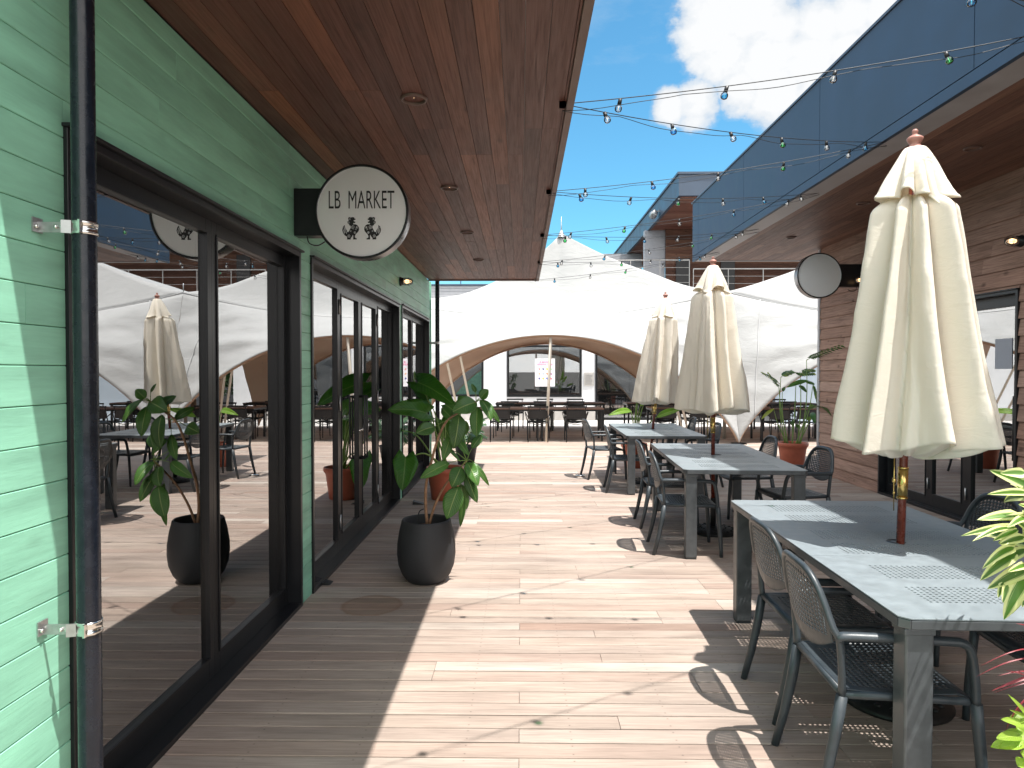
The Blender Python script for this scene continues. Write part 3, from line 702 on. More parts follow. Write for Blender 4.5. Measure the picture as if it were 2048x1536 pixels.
# ------------------------------------------------------------------ tent
m_tan2 = pm('grey seam tape', (0.42,0.42,0.42), 0.8)
def make_tent(xoff, pl=2.85):
    T = thing('marquee_tent', (0.64 + xoff, 17.2, 0), 'x', 'tent', 'white star shaped marquee tents')
    xc = lambda y: 0.64 + xoff + (y - 15) * 0.02
    hwC = 4.138
    peak = Vector((1.01 + xoff, 17.2, 5.05))
    yf, yb = 16.1, 18.5
    def crease(s, y): 
        return Vector((xc(y) + hwC * s, y, 2.86 + (0.60 if s > 0 else (0.42 if pl > 2 else 0.60)) * abs(s) ** 1.8))
    def arch(s, yy):
        h = 2.36
        return Vector((xc(yy) + (4.14 if yy < 17 else 3.62) * s, yy, 0.03 + h * max(0.0, 1 - s * s) ** 0.78))
    can = MB()
    def top(u, v):
        k = (u * 4) % 4; i = int(k); f = k - i
        if u >= 1: i, f = 0, 0
        if i == 0: b = crease(-1 + 2 * f, yf)
        elif i == 1:
            y = yf + (yb - yf) * f; b = Vector((xc(y) + hwC, y, 3.46))
        elif i == 2: b = crease(1 - 2 * f, yb)
        else:
            y = yb - (yb - yf) * f; b = Vector((xc(y) - hwC, y, 3.28 if pl > 2 else 3.46))
        q = peak.lerp(b, v); dx = (b.x - peak.x) / max(0.1, (b - peak).xy.length)
        q.z = b.z + (peak.z - b.z) * (1 - v) ** ((pl + 1.4) / 2 - (pl - 1.4) / 2 * dx)
        nz = mnoise.noise(Vector((q.x * 0.8, q.y * 1.2, 3 + xoff))) * 0.05 * v * (1 - v) * 4
        q.z += nz
        return q
    can.grid(top, 160, 20)
    for (yc, ya, sgn) in ((yf, 15.0, 1), (yb, 19.5, -1)):
        def flap(u, v, yc=yc, ya=ya):
            s = sin((u - 0.5) * pi)
            a = crease(s, yc); b = arch(s, ya); q = a.lerp(b, v)
            edge = 1 - abs(s) ** 6
            wv = mnoise.noise(Vector((q.x * 0.9 + q.z * 0.8 * (1 if s > 0 else -1), q.z * 3.4, ya + xoff))) * 0.11
            wv += mnoise.noise(Vector((q.x * 2.5 - q.z * 1.5, q.z * 5.0, 7 + ya))) * 0.05
            bow = -0.12 * sin(pi * v)
            q.y += (wv * sin(pi * v) ** 0.5 * (0.35 + 0.65 * edge) + bow * edge) * (1 if ya < 17 else -1)
            return q
        can.grid(flap, 110, 26)
        for (ua, ub) in ((0.20, 0.13), (0.80, 0.87)):
            sm_ = MB(); sm_.tube([flap(ua + (ub - ua) * k / 24, k / 24) + Vector((0, -0.012 * sgn, 0)) for k in range(25)], 0.012, 6); sm_.build('seam', m_tan2, T)
        rp_ = MB(); rp_.tube([crease(-1 + 2*k/40, yc) + Vector((0, -0.01*sgn, 0.0)) for k in range(41)], 0.012, 6); rp_.build('edge_rope', m_tan2, T)
    can.build('canopy', m_tent, T, solid=0.008, weld=True, fixn=True, mat2=m_tanin)
    for (ya, dy, m) in ((15.0, 0.10, 0.80), (19.5, -0.08, 0.86)):
        hem = MB()
        def hf(u, v, ya=ya, dy=dy):
            s = sin((u - 0.5) * pi); a = arch(s, ya)
            b = Vector((a.x - 0.03 * s, ya + dy * (1 - 0.6 * abs(s)), 0.03 + (a.z - 0.03) * 0.985))
            q = a.lerp(b, v); q.y += 0.003 if dy > 0 else -0.003
            return q
        hem.grid(hf, 90, 3)
        hem.build('arch_hem', m_tan, T, solid=0.012)
    sp = MB(); sp.tube([peak + Vector((0, 0, -0.02)), peak + Vector((0, 0, 0.42))], [0.018, 0.006], 8); sp.lathe([(0.10, -0.10), (0.05, 0.02), (0.02, 0.08), (0.0001, 0.09)], tuple(peak), 16)
    for s in (-1, 1): q = crease(s, yf); sp.tube([q, q + Vector((0, 0, 0.22))], 0.009, 6)
    sp.build('peak_spike', m_steeld, T)
    for (s, y, dx) in ((0.0, 15.12, -0.07),):
        q = arch(s, y); pl_ = MB(); pl_.tube([(q.x + dx, y + 0.35, 0.0), (q.x + 0.02, y, q.z + 0.02)], 0.035, 10); pl_.build('front_pole', m_polew, T)
    for (sa, xb_) in ((-0.55, 0.30), (-0.48, 0.32), (0.62, 0.6), (0.66, 0.55)):
        q = arch(sa, 15.05); st = MB(); st.bar(q, (q.x + xb_, 15.9, 0.02), 0.05, 0.012, (0, 1, 0)); st.build('strap', m_polew, T)
    for s in (-1, 1):
        q = arch(s, 15.0); ft = MB(); ft.box((q.x - 0.14, 14.9, 0.002), (q.x + 0.14, 15.14, 0.02)); ft.build('foot_plate', m_steeld, T)
        mp = MB(); c = crease(s, yf); mp.tube([(c.x, yf + 0.05, 0), (c.x, yf + 0.03, c.z - 0.02)], 0.04, 10); mp.build('corner_pole', m_polew, T)
    return T
T1 = make_tent(0.0); T1['label'] = 'peaked white tent with wide front arch seen down the middle of the deck'
T2 = make_tent(8.28, 1.15); T2['label'] = 'white tent half hidden behind the clapboard building on the right'

# tree in the gap beyond the tents
def blob_tree(name, loc, h, r, label):
    t = thing(name, loc, label, 'tree', 'trees beyond the tents'); x0, y0, z0 = loc
    tk = MB(); tk.tube([(x0, y0, 0), (x0 + 0.05, y0, h*0.3), (x0 - 0.1, y0, h*0.75)], [0.12, 0.09, 0.04], 8)
    for k in range(5):
        a = k * 1.3; tk.tube([(x0, y0, h*0.3), (x0 + cos(a)*r*0.6, y0 + sin(a)*r*0.6, h*0.65)], [0.05, 0.02], 6)
    tk.build('trunk', m_bark, t)
    lf = MB(); rnd = random.Random(hash(name) % 99 + int(h*10))
    cs = [Vector((x0 + rnd.uniform(-r, r)*0.7, y0 + rnd.uniform(-r, r)*0.7, h*0.30 + rnd.random()*h*0.6)) for _ in range(26)]
    for i in range(5200):
        c = rnd.choice(cs); d = Vector((rnd.gauss(0,1), rnd.gauss(0,1), rnd.gauss(0,1))).normalized() * r * 0.42 * rnd.random() ** 0.4
        p = c + d; a = Vector((rnd.gauss(0,1), rnd.gauss(0,1), rnd.gauss(0,0.6))).normalized() * 0.06; b = a.cross(Vector((rnd.gauss(0,1), rnd.gauss(0,1), rnd.gauss(0,1)))).normalized() * 0.03
        lf.quad(p - a, p - b, p + a, p + b)
    lf.build('crown', m_tree, t)
blob_tree('broadleaf_tree', (7.3, 25.5, 0), 3.4, 1.5, 'bushy dark green tree in the gap between the white and the pale blue building')
blob_tree('broadleaf_tree', (9.6, 26.5, 0), 3.9, 1.6, 'leafy tree standing behind the pale blue grey wall')
# ================================================================== OBJECTS
def perforate(mb, fn, nu, nv, hole, hr=0.30, n8=True):
    """grid of cells over the unit square; cells for which hole(i, j) is true get an eight sided hole"""
    for j in range(nv):
        for i in range(nu):
            B8 = [(0,0),(.5,0),(1,0),(1,.5),(1,1),(.5,1),(0,1),(0,.5)]
            pts = [fn((i+a)/nu, (j+b)/nv) for a, b in B8]; base = len(mb.v)
            mb.v += [Vector(p) for p in pts]
            if not hole(i, j):
                mb.f.append(tuple(base+k for k in range(8))); mb.sm.append(True); continue
            hp = []
            for a, b in B8:
                dx, dy = a - .5, b - .5; m = sqrt(dx*dx + dy*dy); k = hr / m
                hp.append(fn((i+.5+dx*k)/nu, (j+.5+dy*k)/nv))
            mb.v += [Vector(p) for p in hp]
            for k in range(8):
                k2 = (k+1) % 8; mb.f.append((base+k, base+k2, base+8+k2, base+8+k)); mb.sm.append(True)

# ---- grey resin armchair, faces +x
def arc_pts(pts, n=6):          # Catmull-Rom through the points
    P_ = [Vector(p) for p in pts]; out = []
    Q = [P_[0]*2 - P_[1]] + P_ + [P_[-1]*2 - P_[-2]]
    for i in range(1, len(Q) - 2):
        for k in range(n):
            t = k / n; a, b, c, d = Q[i-1], Q[i], Q[i+1], Q[i+2]
            out.append(0.5 * ((2*b) + (c-a)*t + (2*a-5*b+4*c-d)*t*t + (-a+3*b-3*c+d)*t*t*t))
    out.append(P_[-1]); return out
def make_armchair():
    t = thing('armchair', (0,0,0), 'x', 'chair', 'grey perforated resin armchairs')
    st = MB(); NU, NV = 19, 21
    def seat(u, v):
        x = -0.205 + 0.445*u; y = (v - .5) * (0.43 + 0.03*u)
        z = 0.452 - 0.020*sin(pi*min(1, u*1.05)) * (1 - (2*v-1)**2*0.6) - 0.0*u
        if u > .88: z -= ((u-.88)/.12)**2 * 0.022
        return (x, y, z)
    perforate(st, seat, NU, NV, lambda i, j: 2 <= i <= NU-3 and 2 <= j <= NV-3, 0.33)
    st.build('seat', m_plastic, t, solid=0.004, weld=True)
    rim = MB()
    rp = [(-0.205,-0.225,0.438),(0.0,-0.235,0.437),(0.20,-0.245,0.436),(0.236,-0.225,0.424),(0.240,0.0,0.418),(0.236,0.225,0.424),(0.20,0.245,0.436),(0.0,0.235,0.437),(-0.205,0.225,0.438)]
    rim.tube(rp, 0.0145, 8); rim.tube([(-0.205,-0.225,0.438),(-0.207,0.225,0.438)], 0.014, 8); rim.build('seat_frame', m_plastic, t, weld=False)
    bk = MB(); BU, BV = 19, 16
    def yb(z): return 0.232 - 0.012*((z-.45)/.4)
    def bx(y, z): return -0.212 - 0.066*((z-.45)/.41)**1.1 - 0.030*(1-(y/0.235)**2)
    def back(u, v):
        s = 2*u - 1; zt = 0.862 - 0.175*abs(s)**4.5 - 0.012*abs(s)**2; zb = 0.575 + 0.05*abs(s)**2.0 - 0.02*(1-abs(s)**2)
        z = zb + (zt - zb)*v; y = s * 0.222
        return (bx(y, z), y, z)
    perforate(bk, back, BU, BV, lambda i, j: 1 <= i <= BU-2 and 3 <= j <= BV-2 and not (i in (1, BU-2) and j > BV-5) and not (i in (2, BU-3) and j > BV-3), 0.34)
    bk.build('backrest', m_plastic, t, solid=0.003, weld=True)
    fr = MB(); pts = [(-0.210,-0.226,0.435),(-0.216,-0.236,0.54),(-0.226,-0.238,0.64)]
    for a in range(0, 15):
        s = -1 + 2*a/14; z = 0.866 - 0.175*abs(s)**4.5 - 0.012*s*s; y = s*0.229; pts.append((bx(y, z) + 0.003, y, z))
    pts += [(-0.226,0.238,0.64),(-0.216,0.236,0.54),(-0.210,0.226,0.435)]
    fr.tube(arc_pts(pts, 3), 0.0135, 8, flat=1.25); fr.build('back_frame', m_plastic, t)
    for s in (-1, 1):
        l = MB(); l.tube([(-0.300, s*0.232, 0.0), (-0.262, s*0.229, 0.15), (-0.232, s*0.226, 0.30), (-0.210, s*0.226, 0.436)], [0.014,0.0165,0.019,0.0185], 10, flat=1.15); l.build('leg', m_plastic, t)
        l = MB(); l.tube(arc_pts([(0.268, s*0.262, 0.0), (0.258, s*0.255, 0.20), (0.240, s*0.247, 0.43)], 3), [0.0135,0.0145,0.0155,0.0165,0.017,0.0175,0.018], 10, flat=1.15); l.build('leg', m_plastic, t)
        a = MB(); a.tube(arc_pts([(-0.226, s*0.238, 0.642), (-0.215, s*0.244, 0.655), (-0.08, s*0.258, 0.658), (0.12, s*0.265, 0.655), (0.185, s*0.265, 0.648), (0.212, s*0.263, 0.615), (0.230, s*0.256, 0.52), (0.240, s*0.247, 0.43)], 4), 0.0155, 10, flat=1.2); a.build('armrest', m_plastic, t)
    return t
GC = make_armchair(); first = [True]
def armchair(x, y, rz, label):
    o = GC if first[0] else copy_tree(GC); first[0] = False
    o.location = (x, y, 0); o.rotation_euler = (0, 0, radians(rz)); o['label'] = label
armchair(1.375, 2.66, -3, 'grey perforated armchair nearest the viewer on the aisle side of the near table')
armchair(1.455, 3.30, -1, 'grey perforated armchair next to the foreground one, on the aisle side of the near table')
armchair(2.50, 3.98, 184, 'grey armchair by the glass doors, only its perforated back showing over the near table')
armchair(2.30, 2.86, 178, 'grey perforated armchair under the near table behind the variegated plant, mostly seat and legs')
armchair(1.47, 6.13, -4, 'grey perforated armchair at the near end of the aisle side of the middle table')
armchair(1.52, 7.13, -2, 'grey perforated armchair at the far end of the aisle side of the middle table')
armchair(2.50, 7.63, 181, 'grey armchair on the wall side of the middle table, the one farther from the viewer')
armchair(2.60, 6.52, 187, 'grey armchair on the wall side of the middle table, nearer to the big parasol')
armchair(1.43, 9.15, -3, 'grey armchair at the near end of the aisle side of the farthest grey table')
armchair(1.25, 10.30, 9, 'grey armchair pulled out from the farthest grey table and turned slightly into the aisle')
armchair(2.42, 10.75, 178, 'grey armchair on the wall side of the farthest grey table beside the tent leg')
armchair(2.47, 9.62, 182, 'grey armchair on the wall side of the farthest grey table, nearest to the middle table')

# ---- grey table with perforated strips
TZ = 0.765
def make_table():
    t = thing('patio_table', (0,0,0), 'x', 'table', 'grey resin parasol tables'); X, Y = 0.515, 1.06; c = 0.03
    top = MB(); z = TZ
    strips = [-0.80, -0.51, -0.135, 0.135, 0.51, 0.80]; hy, hx = 0.0945, 0.335; g_ = 0.0012
    for (y0, y1, ss, e0, e1) in ((-Y, -0.27 - g_, strips[:2], True, False), (-0.27 + g_, 0.27 - g_, strips[2:4], False, False), (0.27 + g_, Y, strips[4:], False, True)):
        ys = y0
        for s in ss:
            if ys == y0 and e0: top.v += [Vector(p) for p in ((-X,y0+c,z),(-X+c,y0,z),(X-c,y0,z),(X,y0+c,z),(X,s-hy,z),(-X,s-hy,z))]; k = len(top.v); top.f.append(tuple(range(k-6,k))); top.sm.append(False)
            else: top.quad((-X,ys,z),(X,ys,z),(X,s-hy,z),(-X,s-hy,z))
            top.quad((-X,s-hy,z),(-hx,s-hy,z),(-hx,s+hy,z),(-X,s+hy,z)); top.quad((hx,s-hy,z),(X,s-hy,z),(X,s+hy,z),(hx,s+hy,z))
            perforate(top, lambda u, v, s=s: (-hx+2*hx*u, s-hy+2*hy*v, z), 30, 9, lambda i, j: True, 0.28)
            ys = s + hy
        if e1: top.v += [Vector(p) for p in ((-X,ys,z),(X,ys,z),(X,y1-c,z),(X-c,y1,z),(-X+c,y1,z),(-X,y1-c,z))]; k = len(top.v); top.f.append(tuple(range(k-6,k))); top.sm.append(False)
        else: top.quad((-X,ys,z),(X,ys,z),(X,y1,z),(-X,y1,z))
    for i in range(len(top.sm)): top.sm[i] = False
    top.build('tabletop', m_tabletop, t, solid=0.004, weld=True)
    ap = MB(); o = [(-X,-Y+c),(-X+c,-Y),(X-c,-Y),(X,-Y+c),(X,Y-c),(X-c,Y),(-X+c,Y),(-X,Y-c)]
    inn = [(a*(X-0.02)/X, b*(Y-0.02)/Y) for a, b in o]
    for i in range(8):
        j = (i+1) % 8; za, zb = TZ - 0.037, TZ - 0.0038
        ap.hexa([(*o[i],za),(*o[j],za),(*inn[j],za),(*inn[i],za),(*o[i],zb),(*o[j],zb),(*inn[j],zb),(*inn[i],zb)])
    ap.build('apron', m_tableleg, t, bevel=0.004)
    rb = MB()
    for yy in (-0.275, 0.275): rb.box((-X+0.025, yy-0.012, TZ-0.035), (X-0.025, yy+0.012, TZ-0.006))
    for xx in (-0.30, 0.30): rb.box((xx-0.004, -Y+0.03, TZ-0.022), (xx+0.004, Y-0.03, TZ-0.0065))
    rb.build('underframe', m_tableleg, t)
    hr = MB(); hr.lathe([(0.024, TZ-0.002), (0.028, TZ+0.006), (0.040, TZ+0.006), (0.044, TZ+0.003)], (0,0,0), 24); hr.build('pole_ring', m_plastic, t)
    for sx in (-1, 1):
        for sy in (-1, 1):
            l = MB(); cx, cy = sx*(X-0.068), sy*(Y-0.058)
            l.box((cx-0.048, cy-0.042, 0.012), (cx+0.048, cy+0.042, TZ-0.042)); l.build('leg', m_tableleg, t, bevel=0.008, seg=3)
            f = MB(); f.box((cx-0.044, cy-0.038, 0.0), (cx+0.044, cy+0.038, 0.0118)); l_ = kids(t)[-1]
            f.build('foot_cap', m_plastic, [k for k in kids(t) if k.name.startswith('leg')][-1])
            q = MB(); q.box((cx-0.052, cy-0.046, TZ-0.060), (cx+0.052, cy+0.046, TZ-0.0375)); q.build('leg_collar', m_tableleg, t, bevel=0.004)
    return t
TB = make_table()
TB.location = (1.83, 3.34, 0); TB.rotation_euler = (0, 0, radians(-1.8)); TB['label'] = 'grey perforated table nearest the viewer with a leaning parasol through it'
a = copy_tree(TB); a.location = (1.95, 6.80, 0); a.rotation_euler = (0, 0, radians(-3.2)); a['label'] = 'grey perforated table in the middle of the row of three'
b = copy_tree(TB); b.location = (1.89, 9.82, 0); b.rotation_euler = (0, 0, radians(-1)); b['label'] = 'grey perforated table farthest from the viewer with bright green leaves behind'

# ---- closed parasols
def make_parasol(seed, foot, top_, z_hem, label, rbot=0.39, spin=0.0, blow=0.0):
    """foot, top_: world points of the pole's two ends"""
    t = thing('parasol', (foot[0], foot[1], 0), label, 'parasol', 'closed cream parasols'); rnd = random.Random(seed)
    fx = Vector(foot); ax = (Vector(top_) - fx); ax.normalize(); L = (Vector(top_) - fx).length
    def at(z): return fx + ax * ((z - fx.z) / ax.z)
    NL = 8; amp = [rnd.uniform(0.80, 1.12) for _ in range(NL)]; ph = [rnd.uniform(-0.28, 0.28) for _ in range(NL)]; hemz = [rnd.uniform(-0.05, 0.05) for _ in range(NL)]; pw = [rnd.uniform(0.95, 1.5) for _ in range(NL)]; wd = [rnd.uniform(0.6, 1.5) for _ in range(NL)]; S_ = sum(wd); cum = [sum(wd[:i])/S_ for i in range(NL+1)]
    lobe_e = [0.0]
    def lobe(th):
        k = ((th + spin) / (2*pi)) % 1.0; i = max(q for q in range(NL) if cum[q] <= k); f = (k - cum[i]) / (cum[i+1] - cum[i])
        e0 = 0.5 + ph[i]; e = f / e0 if f < e0 else (1 - f) / (1 - e0)    # 0 at the crease, 1 at the outer fold
        w = 1 - (1 - min(1.0, e)) ** pw[i]
        am = amp[i]; lobe_e[0] = e
        return w, am, i, f
    topz = at_top = z_top = top_[2]
    def prof(tt):                                    # radius envelope by fraction of height from shoulder to hem
        k = min(1, tt/0.075); return 0.075 + 0.115*sin(k*pi/2)**0.8 + (rbot - 0.19) * tt**1.05
    cz0 = z_top - 0.315
    can = MB(); NT = 240
    def skin(u, v):
        th = 2*pi*u; w, am, i, f = lobe(th + 0.25*v*sin(3*th+seed)); hem = z_hem + hemz[i]*sin(pi*f)**2 + 0.035*w
        z = cz0 + (hem - cz0) * v
        R = prof(v); dep = (0.46 + 0.12*v) 
        fold = w * 1.10 - 0.02 + 0.07 * sin(pi * min(1, lobe_e[0]) * 3) * (0.3 + 0.7*v)
        r = R * (1 - dep) + R * dep * fold * am
        r += 0.006 * abs(sin(11*th + 2.5*v + seed)) * v + mnoise.noise(Vector((cos(th)*2.4, sin(th)*2.4, z*1.6 + seed))) * 0.030 * (0.35 + v)
        r += mnoise.noise(Vector((cos(th)*9, sin(th)*9, z*1.3 + seed*3))) * 0.010 + abs(mnoise.noise(Vector((cos(th)*5, sin(th)*5, z*4 + seed*3)))) * -0.012
        th2 = th + 0.10*sin(2*th + seed) * v + (w - 0.5) * 0.10 * (1 if i % 2 else -1)
        c = at(z); return (c.x + blow*v + r*cos(th2), c.y + r*sin(th2), z)
    can.grid(skin, NT, 90)
    co = can.build('canopy', m_cream, t, weld=True)
    md = co.modifiers.new('thickness', 'SOLIDIFY'); md.thickness = 0.0025
    inn = MB()
    def under(u, v):
        a = Vector(skin(u, 0.985)); c = at(z_hem - 0.075); th = 2*pi*u; w, am, i, f = lobe(th)
        b = Vector((c.x + 0.035*cos(th), c.y + 0.035*sin(th), c.z + 0.05))
        q = a.lerp(b, v); k = sin(pi*v); q.z -= 0.035*k*(0.4 + am*0.6*w) ; 
        rr = 0.035*k*sin(16*th + seed); q.x += rr*cos(th); q.y += rr*sin(th)
        return q
    inn.grid(under, NT, 12); inn.build('canopy_lining', m_cream, t, weld=True)
    cap = MB(); capz = z_top - 0.335
    am2 = [rnd.uniform(0.85, 1.15) for _ in range(NL)]
    def cp(u, v):
        th = 2*pi*u; w, am, i, f = lobe(th + 0.15*v*sin(2*th+seed))
        z = z_top - 0.085 + 0.0 + (capz + (rnd_h[i])*sin(pi*f) - 0.03*w - (z_top - 0.085)) * v
        R = 0.045 + 0.125 * v ** 0.85
        r = R*(1 - 0.34*v**0.6) + R*0.40*v**0.6*w*am2[i] + mnoise.noise(Vector((cos(th)*3, sin(th)*3, z*5 + seed)))*0.018*v
        if v > 0.93: r += 0.006
        c = at(z); return (c.x + r*cos(th), c.y + r*sin(th), z)
    rnd_h = [rnd.uniform(-0.06, 0.06) for _ in range(NL)]
    cap.grid(cp, NT, 24)
    cp_o = cap.build('vent_cap', m_cream, t, weld=True); md = cp_o.modifiers.new('thickness', 'SOLIDIFY'); md.thickness = 0.0025
    pole = MB(); pole.tube([fx + Vector((0,0,0.03)), at(z_top - 0.06)], 0.0195, 16); pole.build('pole', m_mahog, t)
    sl_ = MB(); sl_.tube([at(0.985), at(1.135)], 0.0228, 18); sl_.tube([at(1.128), at(1.138)], 0.0245, 18); sl_.tube([at(0.983), at(0.992)], 0.0242, 18); sl_.build('brass_sleeve', m_brass, t)
    fn = MB(); c = at(z_top - 0.085)
    fn.lathe([(0.030,-0.01),(0.033,0.0),(0.032,0.008),(0.026,0.014),(0.022,0.022),(0.030,0.032),(0.036,0.045),(0.035,0.052),(0.024,0.060),(0.012,0.066),(0.0105,0.071),(0.014,0.078),(0.0135,0.086),(0.008,0.093),(0.0001,0.095)], tuple(c), 24)
    fn.build('finial', m_finial, t)
    cd = MB(); c = at(1.20)
    cd.tube([(c.x-0.055, c.y-0.02, 1.20), (c.x-0.058, c.y-0.022, 1.07), (c.x-0.056, c.y-0.02, 0.93)], 0.0028, 6); cd.sphere((c.x-0.057, c.y-0.021, 1.075), 0.009, 10, 6, 1.6); cd.sphere((c.x-0.057, c.y-0.021, 1.015), 0.006, 10, 6, 1.3); cd.build('pull_cord', m_brass, t)
    bs = MB(); bs.lathe([(0.0001,0.0),(0.245,0.0),(0.25,0.012),(0.235,0.028),(0.12,0.045),(0.05,0.06),(0.0001,0.06)], (fx.x, fx.y, 0), 36)
    for k in range(18):
        a = 2*pi*k/18; bs.sphere((fx.x + 0.19*cos(a), fx.y + 0.19*sin(a), 0.034), 0.018, 8, 5, 0.6)
        bs.sphere((fx.x + 0.12*cos(a+.17), fx.y + 0.12*sin(a+.17), 0.044), 0.012, 8, 5, 0.6)
    bs.tube([(fx.x, fx.y, 0.05), (fx.x, fx.y, 0.34)], 0.027, 14); bo = bs.build('base', m_iron, t)
    kb = MB(); kb.tube([(fx.x+0.025, fx.y, 0.27), (fx.x+0.06, fx.y, 0.27)], 0.010, 8); kb.build('knob', m_plastic, bo)
    return t
def pole_line(pt, py_t, depth, ptop):            # table crossing and finial tip in the photograph
    a = P(*pt, depth); b = P(*ptop, depth); d = (b - a) / (b.z - a.z)
    return (a - d * a.z, b)
a, b = pole_line((1801, 1088), 0, 3.31, (1831, 262)); make_parasol(3, tuple(a), tuple(b), 1.225, 'big closed cream parasol leaning through the nearest table', 0.365, 1.0, 0.045)
a, b = pole_line((1426, 913), 0, 6.80, (1426, 515)); make_parasol(11, tuple(a), tuple(b), 1.215, 'closed cream parasol standing in the middle table, in front of the tent leg', 0.37, 0.1)
a, b = pole_line((1306, 858), 0, 9.82, (1332, 585)); make_parasol(5, tuple(a), tuple(b), 1.16, 'smallest looking closed cream parasol, in the farthest grey table', 0.30, 0.6)

# ---- round lightbox signs
def round_sign(name, c, wallx, label, lettering):
    t = thing(name, (c[0], c[1], c[2] - 0.3), label, 'sign', 'round lightbox signs'); sg = 1 if wallx < c[0] else -1
    R, dpt = 0.305, 0.055
    b = MB(); b.lathe([(R-0.012,-dpt),(R-0.004,-dpt-0.004),(R+0.003,-dpt),(R+0.004,-dpt+0.006),(R+0.004,dpt-0.006),(R+0.003,dpt),(R-0.004,dpt+0.004),(R-0.012,dpt)], c, 96, 'y'); b.build('rim', m_metrim, t)
    bk_ = MB(); bk_.lathe([(R-0.011,-dpt-0.003),(R-0.004,-dpt-0.0065),(R+0.0045,-dpt-0.002)], c, 96, 'y'); bk_.build('front_edge', m_black, t)
    f = MB(); f.lathe([(0.0001,-dpt+0.001),(R-0.030,-dpt+0.001),(R-0.020,-dpt+0.004),(R-0.010,-dpt+0.004)], c, 96, 'y'); f.lathe([(R-0.010, dpt-0.004),(0.0001,dpt-0.001)], c, 96, 'y'); f.build('face', m_signface, t)
    x0, x1 = sorted((wallx + sg*0.002, c[0] - sg*(R - 0.06)))
    m = MB(); m.box((x0, c[1]-0.05, c[2]-0.155), (x1, c[1]+0.05, c[2]+0.155)); m.build('wall_box', m_black, t, bevel=0.003)
    cb_ = MB(); xw = wallx + sg*0.08
    cb_.tube(arc_pts([(xw, c[1]-0.02, c[2]-0.15), (xw + sg*0.015, c[1]-0.02, c[2]-0.20), (xw + sg*0.07, c[1]-0.02, c[2]-0.215), (xw + sg*0.12, c[1]-0.02, c[2]-0.19)], 5), 0.004, 6); cb_.build('cable', m_rubber, t)
    if lettering:
        yf = c[1] - dpt - 0.0010
        textmesh('lettering', 'LB  MARKET', m_ink, (c[0] - 0.002, yf, c[2] + 0.071), 0.170, t, 0.478, bold=-0.0006)
        L = [(705,688),(720,693),(742,688),(756,692),(758,701),(772,708),(765,718),(750,720),(754,732),(770,738),(762,750),(748,748),(745,762),(770,762),(790,772),(803,792),(806,812),(800,832),(785,850),(772,862),(762,885),(765,900),(781,905),(781,916),(745,916),(747,880),(742,868),(735,885),(722,900),(720,906),(721,916),(683,916),(683,888),(660,875),(642,850),(633,820),(643,785),(660,768),(660,790),(668,806),(680,822),(686,842),(700,838),(712,815),(722,795),(720,778),(705,770),(704,760),(690,752),(687,735),(700,728),(697,712),(694,698)]
        cx0, cy0, k = 832.0, 800.0, 0.596 / 925.0
        def spiral(cx, cy, r, turns=1.6, n=26, w=2.6):
            a, b2 = [], []
            for i in range(n + 1):
                th = turns*2*pi*i/n + 1.0; rr = r * (1 - 0.82*i/n)
                a.append((cx + (rr+w)*cos(th), cy + (rr+w)*sin(th))); b2.append((cx + (rr-w)*cos(th), cy + (rr-w)*sin(th)))
            return a, b2
        for mir in (1, -1):
            q = MB(); tr_ = lambda p: (c[0] + mir*(p[0]-cx0)*k*(1 if mir == 1 else 1) + 0.004*0, c[2] - 0.108 - (p[1]-cy0)*k)
            pts = [tr_(p) for p in L]; q.prism(pts, yf - 0.0006, yf); e = q.build('lion_emblem', m_ink, t, fixn=True)
            for (sx, sy, r) in ((745,790,20),(764,845,12),(704,880,16),(713,709,9),(703,742,9),(785,792,11),(722,830,9),(775,812,8)):
                s_ = MB(); a_, b_ = spiral(sx, sy, r, 1.6 if r > 10 else 1.2, 26 if r > 10 else 16, 1.5 if r > 10 else 1.1)
                for i in range(len(a_) - 1):
                    A, B, C_, D = [tr_(p) for p in (a_[i], a_[i+1], b_[i+1], b_[i])]
                    s_.quad((A[0], yf-0.0012, A[1]), (B[0], yf-0.0012, B[1]), (C_[0], yf-0.0012, C_[1]), (D[0], yf-0.0012, D[1]))
                s_.build('scroll', m_signface, e)
            for (p0_, p1_) in (((652,790),(662,850)),((661,800),(680,858)),((645,815),(655,858))):
                A, B = tr_(p0_), tr_(p1_); w_ = 0.0013
                s_ = MB(); s_.quad((A[0]-w_, yf-0.0012, A[1]), (A[0]+w_, yf-0.0012, A[1]), (B[0]+w_, yf-0.0012, B[1]), (B[0]-w_, yf-0.0012, B[1])); s_.build('scroll', m_signface, e)
    return t
m_metrim = pm('brushed steel sign rim', (0.30,0.30,0.31), 0.3, 0.9, 0.5, 0.1, 10)
q = P(727, 427, 4.55); round_sign('shop_sign', tuple(q), LW, 'round white lightbox sign reading LB MARKET above two black lion dogs', True)
q = P(1636, 552, 9.5); round_sign('blank_sign', tuple(q), RW, 'blank round white lightbox sign on the clapboard building', False)

